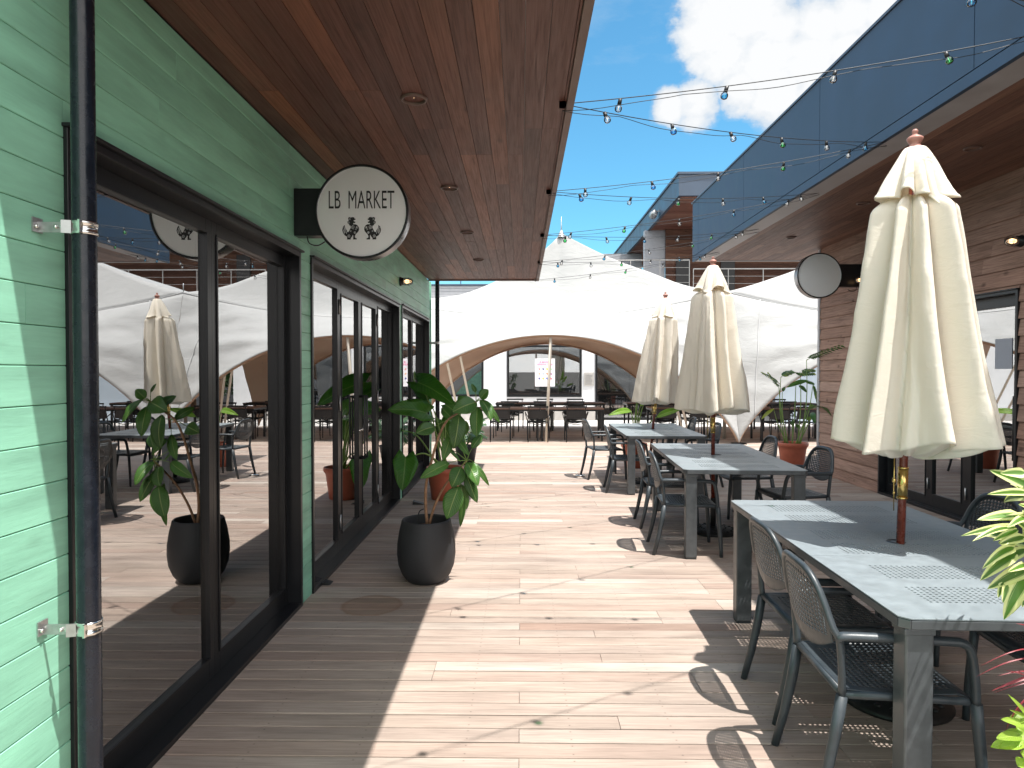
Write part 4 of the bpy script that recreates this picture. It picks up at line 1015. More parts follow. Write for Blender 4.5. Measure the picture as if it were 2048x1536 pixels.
# ---- drain pipes with wall brackets
def drain_pipe(x, y, r, z1, brackets, wallx, label, arm_y):
    t = thing('drain_pipe', (x, y, 0), label, 'pipe', 'black drain pipes')
    p = MB(); p.tube([(x, y, 0.0), (x, y, z1)], r, 28, caps=False); p.build('pipe_run', m_pipe, t)
    for z in brackets:
        b = MB(); h = 0.020
        b.lathe([(r+0.0006,-h),(r+0.004,-h),(r+0.004,-h*0.55),(r+0.0022,-h*0.5),(r+0.0022,h*0.5),(r+0.004,h*0.55),(r+0.004,h),(r+0.0006,h)], (x, y, z), 32)
        b.box((x+r*0.3, y-r-0.016, z-h), (x+r*0.3+0.006, y-r+0.004, z+h)); bo = b.build('clamp_band', m_steel, t)
        ar = MB(); ax_ = wallx + 0.004; ar.bar((x-0.7*r, y-r*0.75, z), (ax_, arm_y, z), 0.004, h*1.6); ar.bar((x-0.6*r, y-r*0.85-0.003, z), (x-r-0.012, y-r*0.62-0.02, z), 0.005, h*2.0); ar.build('arm', m_steeld, bo)
        pl_ = MB(); pl_.box((wallx+0.0015, arm_y-0.022, z-h*0.8), (wallx+0.006, arm_y+0.022, z+h*1.4)); pl_.build('wall_plate', m_steeld, bo)
        dv = (Vector((ax_, arm_y, z)) - Vector((x-0.7*r, y-r*0.75, z)))
        for f in (0.25, 0.42): 
            c_ = Vector((x-0.7*r, y-r*0.75, z)) + dv*f; sc_ = MB(); sc_.sphere((c_.x, c_.y-0.006, c_.z), 0.007, 10, 6); sc_.build('bolt', m_steel, bo)
        sc_ = MB(); sc_.sphere((wallx+0.010, arm_y-0.012, z), 0.007, 10, 6); sc_.build('bolt', m_steel, bo)
    return t
drain_pipe(-1.368, 2.13, 0.0345, SZ, [P(160, 458, 2.13).z, P(170, 1252, 2.13).z], LW, 'thick black drain pipe close to the viewer with chrome clamps on the mint wall', 2.10)
drain_pipe(-1.37, 11.18, 0.036, SZ, [P(872, 686, 11.18).z, P(872, 842, 11.18).z], LW, 'thin black drain pipe at the far corner of the mint building', 11.20)

# ---- caged wall lamps
def cage_lamp(x, y, z, sg, label):
    t = thing('wall_lamp', (x, y, z), label, 'lamp', 'caged bulkhead wall lamps')
    b = MB(); b.lathe([(0.0001,0.0),(0.055,0.0),(0.057,sg*0.012),(0.048,sg*0.02),(0.046,sg*0.045),(0.0001,sg*0.045)], (x, y, z), 24, 'x'); b.build('lamp_base', m_black, t)
    g_ = MB(); g_.lathe([(0.038,sg*0.046),(0.040,sg*0.10),(0.034,sg*0.13),(0.018,sg*0.148),(0.0001,sg*0.152)], (x, y, z), 20, 'x'); g_.build('glass_shade', m_bclear, t)
    l = MB(); l.lathe([(0.0001,sg*0.05),(0.014,sg*0.055),(0.026,sg*0.085),(0.020,sg*0.108),(0.0001,sg*0.116)], (x, y, z), 16, 'x'); l.build('bulb', m_lamp, t)
    c_ = MB()
    for k in range(4):
        a = pi*k/4 + 0.2; pts = [(x+sg*d, y+r*cos(a), z+r*sin(a)) for (d, r) in ((0.045,0.046),(0.11,0.047),(0.145,0.034),(0.162,0.0),(0.145,-0.034),(0.11,-0.047),(0.045,-0.046))]; c_.tube(pts, 0.0022, 6)
    for d, r in ((0.065,0.0475),(0.105,0.0475)): c_.tube([(x+sg*d, y+r*cos(2*pi*k/20), z+r*sin(2*pi*k/20)) for k in range(21)], 0.0022, 6)
    c_.build('cage', m_black, t)
q = P(800, 563, 1365*1.5/(1042-800)); cage_lamp(LW + 0.001, q.y, q.z, 1, 'caged wall lamp on the mint wall above the far windows')
y_ = 6.32; d = ray(2048, 482); q = P(2048, 482, RW/d.x*d.y); cage_lamp(RW - 0.02, q.y, q.z, -1, 'glowing caged wall lamp above and right of the glass doors on the clapboard wall')
d = ray(1737, 560); q = P(1737, 560, RW/d.x*d.y); cage_lamp(RW - 0.02, q.y, q.z, -1, 'glowing caged wall lamp half hidden behind the big parasol')

# ---- door wedges
for (px, py, lab, fl) in ((645, 1167, 'small black rubber door wedge by the glazed unit nearest the sign', 1), (838, 1008, 'small black rubber door wedge beside the terracotta pot', 1)):
    d = ray(px, py); q = CAM + d * (-CAM.z / d.z); t = MB(); w, l, h = 0.045, 0.14, 0.042
    t.hexa([(q.x-l/2, q.y-w, 0.001), (q.x+l/2, q.y-w, 0.001), (q.x+l/2, q.y+w, 0.001), (q.x-l/2, q.y+w, 0.001), (q.x-l/2, q.y-w, h), (q.x+l/2, q.y-w, 0.006), (q.x+l/2, q.y+w, 0.006), (q.x-l/2, q.y+w, h)])
    o = t.build('door_wedge', m_rubber, bevel=0.002); tag(o, lab, 'door wedge', 'black door wedges')

# ---- festoon lights
Ls = [None] + [P(px, py, y) for (px, py, y) in ((1125,208,0),(1097,383,0),(1084,470,0),(1078,524,0),(1070,561,0)) for y in [0.23*F/(px-VX)*1.0]][:0]
def on_plane_z(px, py, z): d = ray(px, py); return CAM + d * ((z - CAM.z) / d.z)
LA = [on_plane_z(px, py, SZ - 0.01) for (px, py) in ((1125,208),(1097,383),(1084,470),(1078,524),(1070,560))]
for q in LA: q.x = min(q.x, 0.30)
RA = [Vector((3.17, 3.70, RZ-0.02))] + [on_plane_z(px, py, RZ - 0.01) for (px, py) in ((1772,284),(1638,386),(1518,458),(1439,504))]
LM = Vector((0.25, 2.05, SZ - 0.01))
spans = [(LM, RA[0], 'nearest strand, crossing only the top right corner', 0), (LA[0], RA[0], 'strand rising from the nearest soffit clip out past the right edge', 1)]
for i in range(5):
    if i < 4: spans.append((LA[i], RA[i+1], ['strand from the nearest soffit clip down to the eave behind the big parasol', 'strand running level from the second clip to the far eave', 'lower strand from the third clip, above the small tent peak', 'faint low strand from the fourth clip toward the middle parasol'][i], 0))
    if i > 0: spans.append((LA[i], RA[i], ['', 'strand climbing from the second clip to the eave behind the big parasol', 'strand climbing from the third clip across the far roof edge', 'thin strand climbing from the fourth clip over the white tent', 'farthest and lowest strand, in front of the tent top'][i], 2))
kinds = [m_bclear, m_bgreen, m_bclear, m_bblue]; kn = ['bulb', 'bulb', 'bulb', 'bulb']
for si, (A, B, lab, ph_) in enumerate(spans):
    t = thing('string_lights', tuple(A), 'festoon light ' + lab, 'string lights', 'festoon strands zigzagging between the roofs')
    L_ = (B - A).length; sag = 0.017 * L_
    cv = lambda s, k=1.0: A.lerp(B, s) + Vector((0, 0, -sag*k*4*s*(1-s)))
    rnd = random.Random(si*7+1)
    cbm = MB(); N_ = 40
    cbm.tube([cv(k/N_) for k in range(N_+1)], 0.0026, 6)
    cbm.build('cable', m_rubber, t)
    c2 = MB(); c2.tube([cv(k/N_, 1.0) + Vector((0.0, 0.010*sin(k*0.9), -0.012 - 0.028*abs(sin(k/N_*pi*3 + si)))) for k in range(N_+1)], 0.0019, 6); c2.build('supply_cable', m_rubber, t)
    ck = MB(); ck.box((A.x-0.018, A.y-0.012, A.z-0.02), (A.x+0.018, A.y+0.012, A.z+0.012)); ck.build('clip', m_steeld, t)
    nb_ = int(L_ / 0.53)
    for k in range(nb_):
        s = (k + 0.55) / (nb_ + 0.1); q = cv(s); tilt = Vector((rnd.uniform(-0.35, 0.35), rnd.uniform(-0.3, 0.3), -1)).normalized()
        sk = MB(); sk.tube([q + tilt*0.002, q + tilt*0.034], [0.0105, 0.0115], 10)
        bl = MB(); pr = [(0.0001,0.073),(0.009,0.0715),(0.017,0.066),(0.0205,0.055),(0.019,0.044),(0.013,0.036),(0.009,0.032)]
        base = len(bl.v); bl.lathe([(r, -h) for (r, h) in pr], (0,0,0), 16); R_ = Vector((0,0,-1)).rotation_difference(tilt).to_matrix()
        bl.v = [R_ @ v + q for v in bl.v]
        o = bl.build('bulb', kinds[(k + ph_ + si) % 4], t); sk.build('socket', m_rubber, o)
        fi = MB(); fi.tube([q + tilt*0.036, q + tilt*0.062], 0.0022, 5); fi.build('filament', m_fil, o)

# ---- tables and chairs under the tents
def make_metal_chair():
    t = thing('metal_chair', (0,0,0), 'x', 'chair', 'black metal armchairs under the tents')
    for s in (-1, 1):
        l = MB(); l.tube(arc_pts([(-0.24, s*0.22, 0), (-0.205, s*0.225, 0.44), (-0.24, s*0.21, 0.68), (-0.27, s*0.20, 0.80)], 3), 0.011, 7); l.build('leg', m_blackmet, t)
        l = MB(); l.tube([(0.24, s*0.23, 0), (0.215, s*0.235, 0.46)], 0.011, 7); l.build('leg', m_blackmet, t)
        a_ = MB(); a_.tube(arc_pts([(0.215, s*0.235, 0.45), (0.20, s*0.275, 0.60), (0.13, s*0.285, 0.655), (-0.08, s*0.28, 0.66), (-0.19, s*0.245, 0.60), (-0.222, s*0.215, 0.56)], 4), 0.010, 7); a_.build('armrest', m_blackmet, t)
    st = MB()
    for k in range(9): x = -0.20 + 0.05*k; st.box((x, -0.22, 0.445 - 0.02*sin(pi*k/8)), (x + 0.040, 0.22, 0.455 - 0.02*sin(pi*k/8)))
    st.tube([(-0.20,-0.22,0.44),(0.215,-0.23,0.44),(0.215,0.23,0.44),(-0.20,0.22,0.44)], 0.009, 6); st.build('seat', m_blackmet, t)
    cr = MB(); cr.tube(arc_pts([(0.225,-0.235,0.44),(0.22,0,0.395),(0.225,0.235,0.44)], 5), 0.009, 6); cr.build('stretcher', m_blackmet, t); cr = MB(); cr.tube(arc_pts([(-0.21,-0.225,0.44),(-0.21,0,0.395),(-0.21,0.225,0.44)], 5), 0.009, 6); cr.build('stretcher', m_blackmet, t)
    bk_ = MB()
    def sl_(z0, z1, w):
        for k in range(6):
            y0 = -w + 2*w*k/6; y1 = y0 + 2*w/6; f = lambda y, z: -0.215 - 0.16*(z-0.5)**1.2*1.0 - 0.025*(1-(y/w)**2)
            bk_.hexa([(f(y0,z0),y0,z0),(f(y1,z0),y1,z0),(f(y1,z0)+0.006,y1,z0),(f(y0,z0)+0.006,y0,z0),(f(y0,z1),y0,z1),(f(y1,z1),y1,z1),(f(y1,z1)+0.006,y1,z1),(f(y0,z1)+0.006,y0,z1)])
    sl_(0.53, 0.715, 0.215); sl_(0.775, 0.815, 0.235); bk_.build('backrest', m_blackmet, t)
    return t
MC = make_metal_chair(); mf = [True]
def mchair(x, y, rz, label):
    o = MC if mf[0] else copy_tree(MC); mf[0] = False
    o.location = (x, y, 0.0); o.rotation_euler = (0, 0, radians(rz)); o['label'] = label
def make_long_table(w, l):
    t = thing('long_table', (0,0,0), 'x', 'table', 'brown topped black tables under the tents')
    tp = MB(); k = int(l / 0.09)
    for i in range(k): tp.box((-w/2, -l/2 + i*l/k + 0.002, 0.72), (w/2, -l/2 + (i+1)*l/k - 0.002, 0.745))
    tp.build('tabletop', m_tabw, t)
    ap = MB(); ap.box((-w/2+0.005, -l/2+0.005, 0.68), (w/2-0.005, -l/2+0.03, 0.719)); ap.box((-w/2+0.005, l/2-0.03, 0.68), (w/2-0.005, l/2-0.005, 0.719)); ap.box((-w/2+0.005, -l/2+0.031, 0.68), (-w/2+0.03, l/2-0.031, 0.719)); ap.box((w/2-0.03, -l/2+0.031, 0.68), (w/2-0.005, l/2-0.031, 0.719)); ap.build('frame', m_blackmet, t)
    for sx in (-1, 1):
        for sy in (-1, 1): lg = MB(); cx, cy = sx*(w/2-0.045), sy*(l/2-0.045); lg.box((cx-0.022, cy-0.022, 0), (cx+0.022, cy+0.022, 0.679)); lg.build('leg', m_blackmet, t)
    return t
LT = make_long_table(1.45, 0.8); lt = [True]
def ltable(x, y, rz, label):
    o = LT if lt[0] else copy_tree(LT); lt[0] = False
    o.location = (x, y, 0); o.rotation_euler = (0, 0, radians(rz)); o['label'] = label
ltable(-0.30, 15.95, 0, 'brown topped table, front row left, behind the rubber plant under the tent')
ltable(1.17, 15.95, 0, 'brown topped table, front row, right of the pair beneath the poster')
ltable(0.05, 18.6, 0, 'brown topped table in the back row beneath the left part of the dark window')
ltable(1.52, 18.6, 0, 'brown topped table in the back row beneath the right part of the dark window')
for i, x in enumerate((-0.47, 0.38, 1.24)):
    w_ = ('leftmost', 'middle', 'rightmost')[i]
    mchair(x, 15.53, 90, w_ + ' of the three black metal chairs with backs to the viewer at the front tables')
    mchair(x + 0.06, 16.45, -90 + (i-1)*4, w_ + ' black metal chair facing the viewer on the far side of the front tables')
    mchair(x + 0.18, 18.05, 90, w_ + ' black metal chair with its back to the viewer at the back row tables')
    mchair(x + 0.30, 19.15, -90, w_ + ' black metal chair facing the viewer behind the back row tables by the white wall')
ltable(3.55, 18.6, 0, 'brown topped table in front of the dark glass door')
ltable(3.75, 16.2, 0, 'brown topped table behind the closed middle parasol beside the tent leg')
for (x, y, r, s) in ((3.30, 15.75, 90, 'black metal chair with its back to the viewer behind the farthest grey table'), (4.10, 15.80, 84, 'black metal chair just left of the tent leg behind the middle parasol'), (3.45, 16.75, -90, 'black metal chair facing the viewer behind the strelitzia leaves'), (4.15, 16.75, -96, 'black metal chair facing the viewer left of the tent leg, partly behind the parasol'), (3.3, 18.1, 90, 'black metal chair with its back to the viewer in front of the dark glass door')):
    mchair(x, y, r, s)
ltable(6.15, 15.9, 0, 'brown topped table just right of the tent leg behind the potted palm')
ltable(7.65, 15.9, 0, 'brown topped table behind the clapboard corner, seen in the window reflection')
ltable(7.1, 18.5, 0, 'brown topped table farther back right of the tent leg, against the pale blue wall')
for (x, y, r, s) in ((6.35, 15.45, 90, 'black metal chair with its back to the viewer behind the potted palm'), (5.75, 15.5, 96, 'black metal chair immediately right of the tent leg'), (6.3, 16.4, -90, 'black metal chair facing the viewer behind the potted palm'), (7.4, 15.45, 90, 'black metal chair by the hidden corner table right of the palm'), (7.3, 16.4, -90, 'black metal chair on the far side of the hidden corner table'), (6.9, 18.0, 90, 'black metal chair, back to the viewer, at the far table by the pale blue wall'), (7.2, 19.0, -90, 'black metal chair facing the viewer against the pale blue wall')):
    mchair(x, y, r, s)

# inside the shop: a pine display table with a small white ornament
t = thing('display_table', (-2.2, 2.8, 0), 'low pale pine table seen through the lower left window', 'table')
q = MB()
for k in range(6): q.box((-2.60 + 0.145*k, 2.30, 0.20), (-2.46 + 0.145*k, 3.30, 0.235))
q.build('tabletop', m_orange, t)
for (a_, b_) in ((-2.55, 2.36), (-1.80, 2.36), (-2.55, 3.24), (-1.80, 3.24)): q = MB(); q.box((a_-0.03, b_-0.03, 0.005), (a_+0.03, b_+0.03, 0.199)); q.build('leg', m_orange, t)
q = MB(); q.lathe([(0.0001,0),(0.05,0.0),(0.06,0.03),(0.045,0.06),(0.02,0.075),(0.03,0.10),(0.025,0.125),(0.0001,0.14)], (-1.95, 3.0, 0.236), 20); tag(q.build('ornament', m_paper), 'small white gourd shaped ornament on the pine table inside the shop', 'ornament')
t = thing('menu_board', (-1.72, 5.6, 1.2), 'dark menu board with pale writing behind the glass beside the doors', 'sign')
q = MB(); q.box((-1.71, 5.35, 0.95), (-1.70, 5.80, 1.95)); q.build('frame', m_trim, t)
q = MB(); q.box((-1.6995, 5.38, 0.99), (-1.695, 5.77, 1.91)); q.build('board', pm('chalkboard', (0.03,0.05,0.07), 0.6), t)
q = MB()
for k in range(17):
    z = 1.83 - k*0.048; w_ = 0.10 + 0.11*abs(sin(k*1.7)); q.box((-1.6945, 5.575 - w_, z), (-1.694, 5.575 + w_, z + 0.008))
q.build('chalk_lines', m_signface, t)
q = MB(); d = ray(1160, 952); c_ = CAM + d*(-CAM.z/d.z); q.lathe([(0.035,0.0),(0.075,0.004),(0.08,0.012),(0.06,0.022),(0.03,0.014),(0.0001,0.012)], (c_.x, c_.y, 0.002), 20); tag(q.build('deck_fitting', m_steel), 'small round metal cap lying on the sunlit deck near the farthest chairs', 'cap')
# ================================================================== PLANTS
def leaf(mb, base, tip, width, sag=0.0, nrm=None, cup=0.12, shape='ellipse', n=9, wave=0.0, rnd=random):
    base, tip = Vector(base), Vector(tip); d = tip - base; L = d.length
    toc = (CAM - base).normalized()
    nz = Vector(nrm) if nrm is not None else (toc * 1.1 + Vector((0, 0, 0.45)) + Vector((rnd.uniform(-.45,.45), rnd.uniform(-.3,.3), 0)))
    side = d.cross(nz)
    if side.length < 1e-5: side = d.cross(Vector((1,0,0)))
    side.normalize(); up = side.cross(d).normalized(); ph = rnd.uniform(0, 6)
    def prof(t):
        if shape == 'ellipse': return sin(pi * min(1, t*0.985+0.015) ** 0.85) ** 0.75
        if shape == 'blade': return min(1, (t*5+0.35)) * (1 - t ** 2.2) ** 0.8
        if shape == 'heart': return (min(1, (t+0.06)*4.0)) ** 0.5 * (1 - t ** 1.7) ** 0.72
        return 1
    def fn(u, v):
        s = 2*u - 1; c = base + d * v; w = width * 0.5 * prof(v)
        q = c + side * (s * w) + up * (sag * L * sin(pi * v) + cup * abs(s) ** 1.3 * w * 1.6 + wave * width * sin(v*9 + s*2 + ph) * abs(s))
        if shape == 'heart' and v < 0.14: q = q - d * (0.22 * abs(s) ** 1.0 * (1 - v/0.14) ** 1.0 * (0.9 if abs(s) > .3 else 0.4))
        return q
    mb.grid(fn, 6, n, uv=True)

# -- rubber plant in the black pot
PD = 5.18
pc = P(853, 1165, PD); pc.z = 0
def C1(x, y, dy=0.0): return P(700 + x*0.3387, 680 + y*0.3387, PD + dy)
RP = thing('rubber_plant', (pc.x, pc.y, 0), 'rubber plant with drooping glossy leaves in a matt black egg shaped pot', 'potted plant')
pot = MB(); pr = [(0.0001,0.0),(0.13,0.0),(0.150,0.012),(0.185,0.06),(0.212,0.13),(0.222,0.21),(0.220,0.29),(0.206,0.38),(0.190,0.445),(0.187,0.462),(0.180,0.472),(0.170,0.470),(0.165,0.458),(0.168,0.40),(0.16,0.385)]
pot.lathe(pr, (pc.x, pc.y, 0.001), 64); pot.build('pot', m_blackpot, RP)
so_ = MB(); so_.lathe([(0.166,0.395),(0.12,0.41),(0.05,0.425),(0.0001,0.428)], (pc.x, pc.y, 0.001), 32); so_.build('soil', m_soil, RP)
S1 = [(457,1092,.0),(447,980,.0),(450,850,-.02),(480,720,-.03),(520,580,-.03),(570,480,-.02),(640,430,.0),(700,395,.02),(745,365,.03)]
S2 = [(467,1092,.0),(500,980,-.02),(560,860,-.04),(640,765,-.05),(690,712,-.05)]
st = MB(); st.tube(arc_pts([C1(*p) for p in S1], 4), [0.0125 - 0.0065*k/32 for k in range(33)], 10); st.build('stem', m_bark, RP)
st = MB(); st.tube(arc_pts([C1(*p) for p in S2], 4), [0.0105 - 0.0045*k/16 for k in range(17)], 10); st.build('stem', m_bark, RP)
st = MB(); st.tube(arc_pts([C1(403,1105), C1(403,1040), C1(412,1010), C1(436,998)], 3), 0.0045, 6); st.build('support_hook', m_rubber, RP)
lv = MB(); tw = MB(); rr = random.Random(4)
FL = [((745,368,.03),(605,425,-.05),112,.10),((770,345,.02),(818,292,.0),62,.05),((775,352,.0),(834,478,-.10),70,.12),((790,362,.0),(888,492,-.03),34,.12),((752,395,.0),(748,575,-.08),78,.06),
      ((742,310,.03),(718,258,.05),30,.0),((645,445,-.04),(612,645,-.12),98,.10),((598,560,-.02),(548,712,-.06),62,.05),((684,478,.02),(688,560,.04),34,.0),((500,512,-.03),(386,552,-.10),78,.12),
      ((632,588,.0),(702,682,-.05),42,.1),((568,630,.03),(656,722,.0),22,.05),((584,726,-.06),(412,818,-.14),66,.12),((655,752,-.06),(600,872,-.16),92,.08),((692,722,-.05),(757,862,-.14),74,.12),
      ((722,716,-.04),(822,862,-.02),32,.14),((688,790,-.04),(752,962,-.10),66,.05),((640,866,-.10),(572,1058,-.16),108,.05),((652,852,.0),(690,1000,.02),62,.0),((676,930,.0),(652,1104,.02),38,.03),
      ((700,400,.05),(640,330,.14),60,.1),((720,640,.02),(780,560,.10),50,.1),((610,470,.05),(540,400,.16),55,.1)]
for (a_, b_, w_, sg_) in FL:
    A, B = C1(*a_), C1(*b_); leaf(lv, A, B, w_*1.08*0.3387/F*PD, sg_, None, 0.10, 'ellipse', 10, 0.02, rr)
    hub = C1(745,365,.03) if a_[1] < 450 and a_[0] > 600 else (C1(690,712,-.05) if a_[1] > 580 else C1(600,470,-.02))
    if (A - hub).length < 0.22: tw.tube([hub, hub.lerp(A, 0.5) + Vector((0,0,0.01)), A], [0.004, 0.0028, 0.0022], 6)
tw.build('leaf_stalk', m_gstem, RP); lv.build('foliage', m_ficus, RP, solid=0.0008)

def terracotta(x, y, R, h, root):
    p = MB(); p.lathe([(0.0001,0.0),(R*0.66,0.0),(R*0.70,0.01),(R*0.86,h*0.72),(R*0.90,h*0.82),(R*0.97,h*0.86),(R*1.0,h*0.90),(R*1.0,h*0.97),(R*0.98,h),(R*0.90,h),(R*0.88,h*0.96),(R*0.86,h*0.88)], (x, y, 0.001), 48); o = p.build('pot', m_terra, root)
    s = MB(); s.lathe([(R*0.865,h*0.90),(R*0.4,h*0.92),(0.0001,h*0.93)], (x, y, 0.001), 24); s.build('soil', m_soil, root); return o
# -- elephant ear in terracotta
d = ray(886, 1003); ec = CAM + d*(-CAM.z/d.z); EY = ec.y
EE = thing('elephant_ear_plant', (ec.x, ec.y + 0.18, 0), 'elephant ear plant with big heart shaped leaves in a terracotta pot by the doors', 'potted plant')
terracotta(ec.x, ec.y + 0.18, 0.235, 0.40, EE)
def C2(x, y, dy=0.0): return P(700 + x*0.3387, 680 + y*0.3387, EY + 0.18 + dy)
lv = MB(); EL = [((400,250,-.1),(622,388,-.45),118,.10,(455,300)),((455,432,-.3),(222,412,-.55),118,.10,(345,465)),((470,350,.1),(385,290,.35),95,.1,(430,330)),((328,690,-.55),(306,892,-.75),118,.06,(380,718)),((560,380,.3),(650,460,.5),80,.1,(520,420)),((300,520,.0),(250,600,.15),60,.1,(330,500)),((540,470,.2),(600,600,.35),90,.1,(520,470))]
for (a_, b_, w_, sg_, hub) in EL:
    A, B = C2(*a_), C2(*b_); nr = None if a_[1] < 600 else (0.3,-1,0.2)
    leaf(lv, A, B, w_*0.3387/F*EY*1.3, sg_, nr, 0.16, 'heart', 12, 0.05, rr)
    tw = MB(); s0 = Vector((ec.x + rr.uniform(-.04,.04), ec.y + 0.18 + rr.uniform(-.04,.04), 0.36)); m = A.lerp(B, 0.12)
    mid_ = s0.lerp(m, 0.55) + Vector((0, 0, 0.14)); tw.tube(arc_pts([s0, mid_, m], 6), [0.013 - 0.008*k/12 for k in range(13)], 8); tw.build('leaf_stalk', m_gstem, EE)
lv.build('foliage', m_aloc, EE, solid=0.001)
# -- dark ferny shrub
d = ray(932, 928); fc = CAM + d*(-CAM.z/d.z)
FN = thing('fern_shrub', (fc.x, fc.y, 0), 'dark ferny shrub in a black pot at the far corner of the mint building', 'potted plant')
p = MB(); p.lathe([(0.0001,0),(0.14,0),(0.19,0.30),(0.20,0.32),(0.185,0.32),(0.175,0.28),(0.0001,0.28)], (fc.x, fc.y, 0.001), 32); p.build('pot', m_blackpot, FN)
def frond(lv, tw, pts, ll, lw, n=16, taper=True, rnd=random):
    cp_ = arc_pts(pts, 6); tw.tube(cp_, [0.006 - 0.004*k/(len(cp_)-1) for k in range(len(cp_))], 6)
    m = len(cp_) - 1
    for k in range(n):
        f = 0.18 + 0.82 * k / n; i = min(m - 1, int(f * m)); p0 = cp_[i].lerp(cp_[i+1], f*m - i); dr = (cp_[i+1] - cp_[i]).normalized()
        for s in (-1, 1):
            sd = dr.cross(Vector((0.2,-0.4,1))).normalized() * s; e = p0 + (sd * 0.85 + dr * 0.55 + Vector((0,0,-0.25))).normalized() * ll * (1 - 0.65*abs(f-0.55)) * rnd.uniform(.85, 1.1)
            leaf(lv, p0, e, lw, 0.05, None, 0.15, 'ellipse', 4, 0, rnd)
lv = MB(); tw = MB()
for k in range(30):
    a = rr.uniform(0, 2*pi); r = rr.uniform(0.25, 0.52); h = rr.uniform(0.35, 0.85)
    b0 = Vector((fc.x, fc.y, 0.3)); e = Vector((fc.x + r*cos(a), fc.y + r*sin(a)*0.9, h)); frond(lv, tw, [b0, b0.lerp(e, 0.5) + Vector((0,0,0.14)), e], 0.085, 0.020, 13, rnd=rr)
tw.build('stem', m_gstem, FN); lv.build('foliage', m_fern, FN)

# -- tall palm-like plant by the clapboard corner
d = ray(1587, 938); tc_ = CAM + d*(-CAM.z/d.z); ty = tc_.y + 0.05
TP = thing('fern_palm', (tc_.x, ty, 0), 'tall thin stemmed plant with feathery fronds in a terracotta pot at the clapboard corner', 'potted plant')
terracotta(tc_.x, ty, 0.245, 0.43, TP)
def C3(x, y, dy=0.0): return P(1500 + x*0.14323, 640 + y*0.14323, ty + dy)
lv = MB(); tw = MB()
FR = [[(790,560,0),(960,470,-.6),(1310,345,-1.5)],[(430,800),(500,745),(590,710)],[(600,720),(700,745),(905,740)],[(420,900),(330,820),(165,735)],[(700,750),(790,700),(890,690)],[(880,880),(910,990),(960,1190)],[(430,930),(360,880),(250,740)]]
for i, f in enumerate(FR): frond(lv, tw, [C3(*(q if len(q) == 3 else (q[0], q[1], 0.02*i))) for q in f], 0.105, 0.024, 13, rnd=rr)
bl = MB()
for (a_, b_, w_) in (((520,940),(835,845),75),((680,915),(790,1010),60),((780,870),(910,900),45),((800,1265),(1140,1350,-1.1),85),((870,1290),(910,1450,-.3),75),((780,1380),(860,1390),70),((330,1240),(155,1390),50),((590,1400),(600,1490),50),((460,1000),(490,930),50),((640,1460),(700,1520),60),((900,1200),(810,1230),60),((960,1390),(950,1530),40)):
    leaf(bl, C3(*a_), C3(*b_), w_*0.14323/F*ty, 0.1, None, 0.15, 'ellipse', 6, 0.04, rr)
bx0 = (tc_.x, ty)
for (tx, tyy, k) in ((790,560,1),(430,800,-1),(700,720,.6),(400,930,-.6),(640,920,.2),(880,900,.9),(600,1400,-.1),(800,1265,.5),(450,1000,-.8),(860,1300,.8),(330,1240,-.9)):
    e = C3(tx, tyy); b0 = Vector((tc_.x + 0.10*k, ty + rr.uniform(-.08,.08), 0.38)); tw.tube(arc_pts([b0, b0.lerp(e, 0.5) + Vector((0.05*k, 0, 0.05)), e], 5), [0.011 - 0.006*j/10 for j in range(11)], 7)
tw.build('stem', m_gstem, TP); lv.build('frond', m_frond, TP); bl.build('foliage', m_frond, TP)

# -- strelitzia behind the farthest grey table
sy = 11.35; sc_ = P(1268, 900, sy)
SP = thing('strelitzia_plant', (sc_.x, sy, 0), 'bright green banana leaved plant in a terracotta pot behind the farthest grey table', 'potted plant')
terracotta(sc_.x, sy, 0.22, 0.40, SP)
def C4(px, py, dy=0.0): return P(px, py, sy + dy)
bl = MB(); 
for (a_, b_, w_, nr) in (((1277,800),(1293,737,-.1),17,(0.6,-1,0.1)),((1262,822),(1216,831,-.3),13,None),((1314,834),(1364,818,-.2),14,None),((1274,797),(1296,782,.0),15,(0,-1,0.6)),((1281,812),(1300,800,.2),12,None),((1288,806),(1304,770,.3),13,(0.3,-1,.2))):
    leaf(bl, C4(*a_), C4(*b_), w_/F*sy, 0.12, nr, 0.2, 'ellipse', 8, 0.03, rr)
    tw = MB(); b0 = Vector((sc_.x + rr.uniform(-.03,.03), sy, 0.38)); e = C4(*a_); tw.tube(arc_pts([b0, b0.lerp(e, 0.6) + Vector((0,0,0.06)), e], 5), [0.016 - 0.010*j/10 for j in range(11)], 7); tw.build('leaf_stalk', m_gstem, SP)
bl.build('foliage', m_strel, SP, solid=0.001)

# -- foreground: variegated shrub, red strap leaves and lime leaves in a planter just out of frame
VY_ = 2.02; vc = Vector((1.72, VY_, 0))
FP = thing('planter', (vc.x, vc.y, 0), 'dark planter at the bottom right holding the foreground plants', 'planter')
p = MB(); p.lathe([(0.0001,0),(0.17,0),(0.24,0.30),(0.25,0.34),(0.235,0.34),(0.225,0.29),(0.0001,0.29)], (vc.x + 0.06, vc.y, 0.001), 32); p.build('pot', m_blackpot, FP)
VP = thing('variegated_plant', (vc.x, vc.y, 0.29), 'shrub with yellow edged strap leaves at the right edge of the picture', 'plant')
def C5(x, y, dy=0.0): return P(1700 + x*0.41406, 900 + y*0.41406, VY_ + dy)
lv = MB(); tw = MB()
hubs = [C5(880,150,.02), C5(905,330,.0), C5(860,430,-.02), C5(930,520,.0)]
tw.tube(arc_pts([Vector((vc.x+.02, vc.y, 0.27)), Vector((vc.x+0.10, vc.y, 0.6)), C5(930,700,.0), hubs[3], hubs[1], hubs[0]], 5), [0.012 - 0.006*k/25 for k in range(26)], 8)
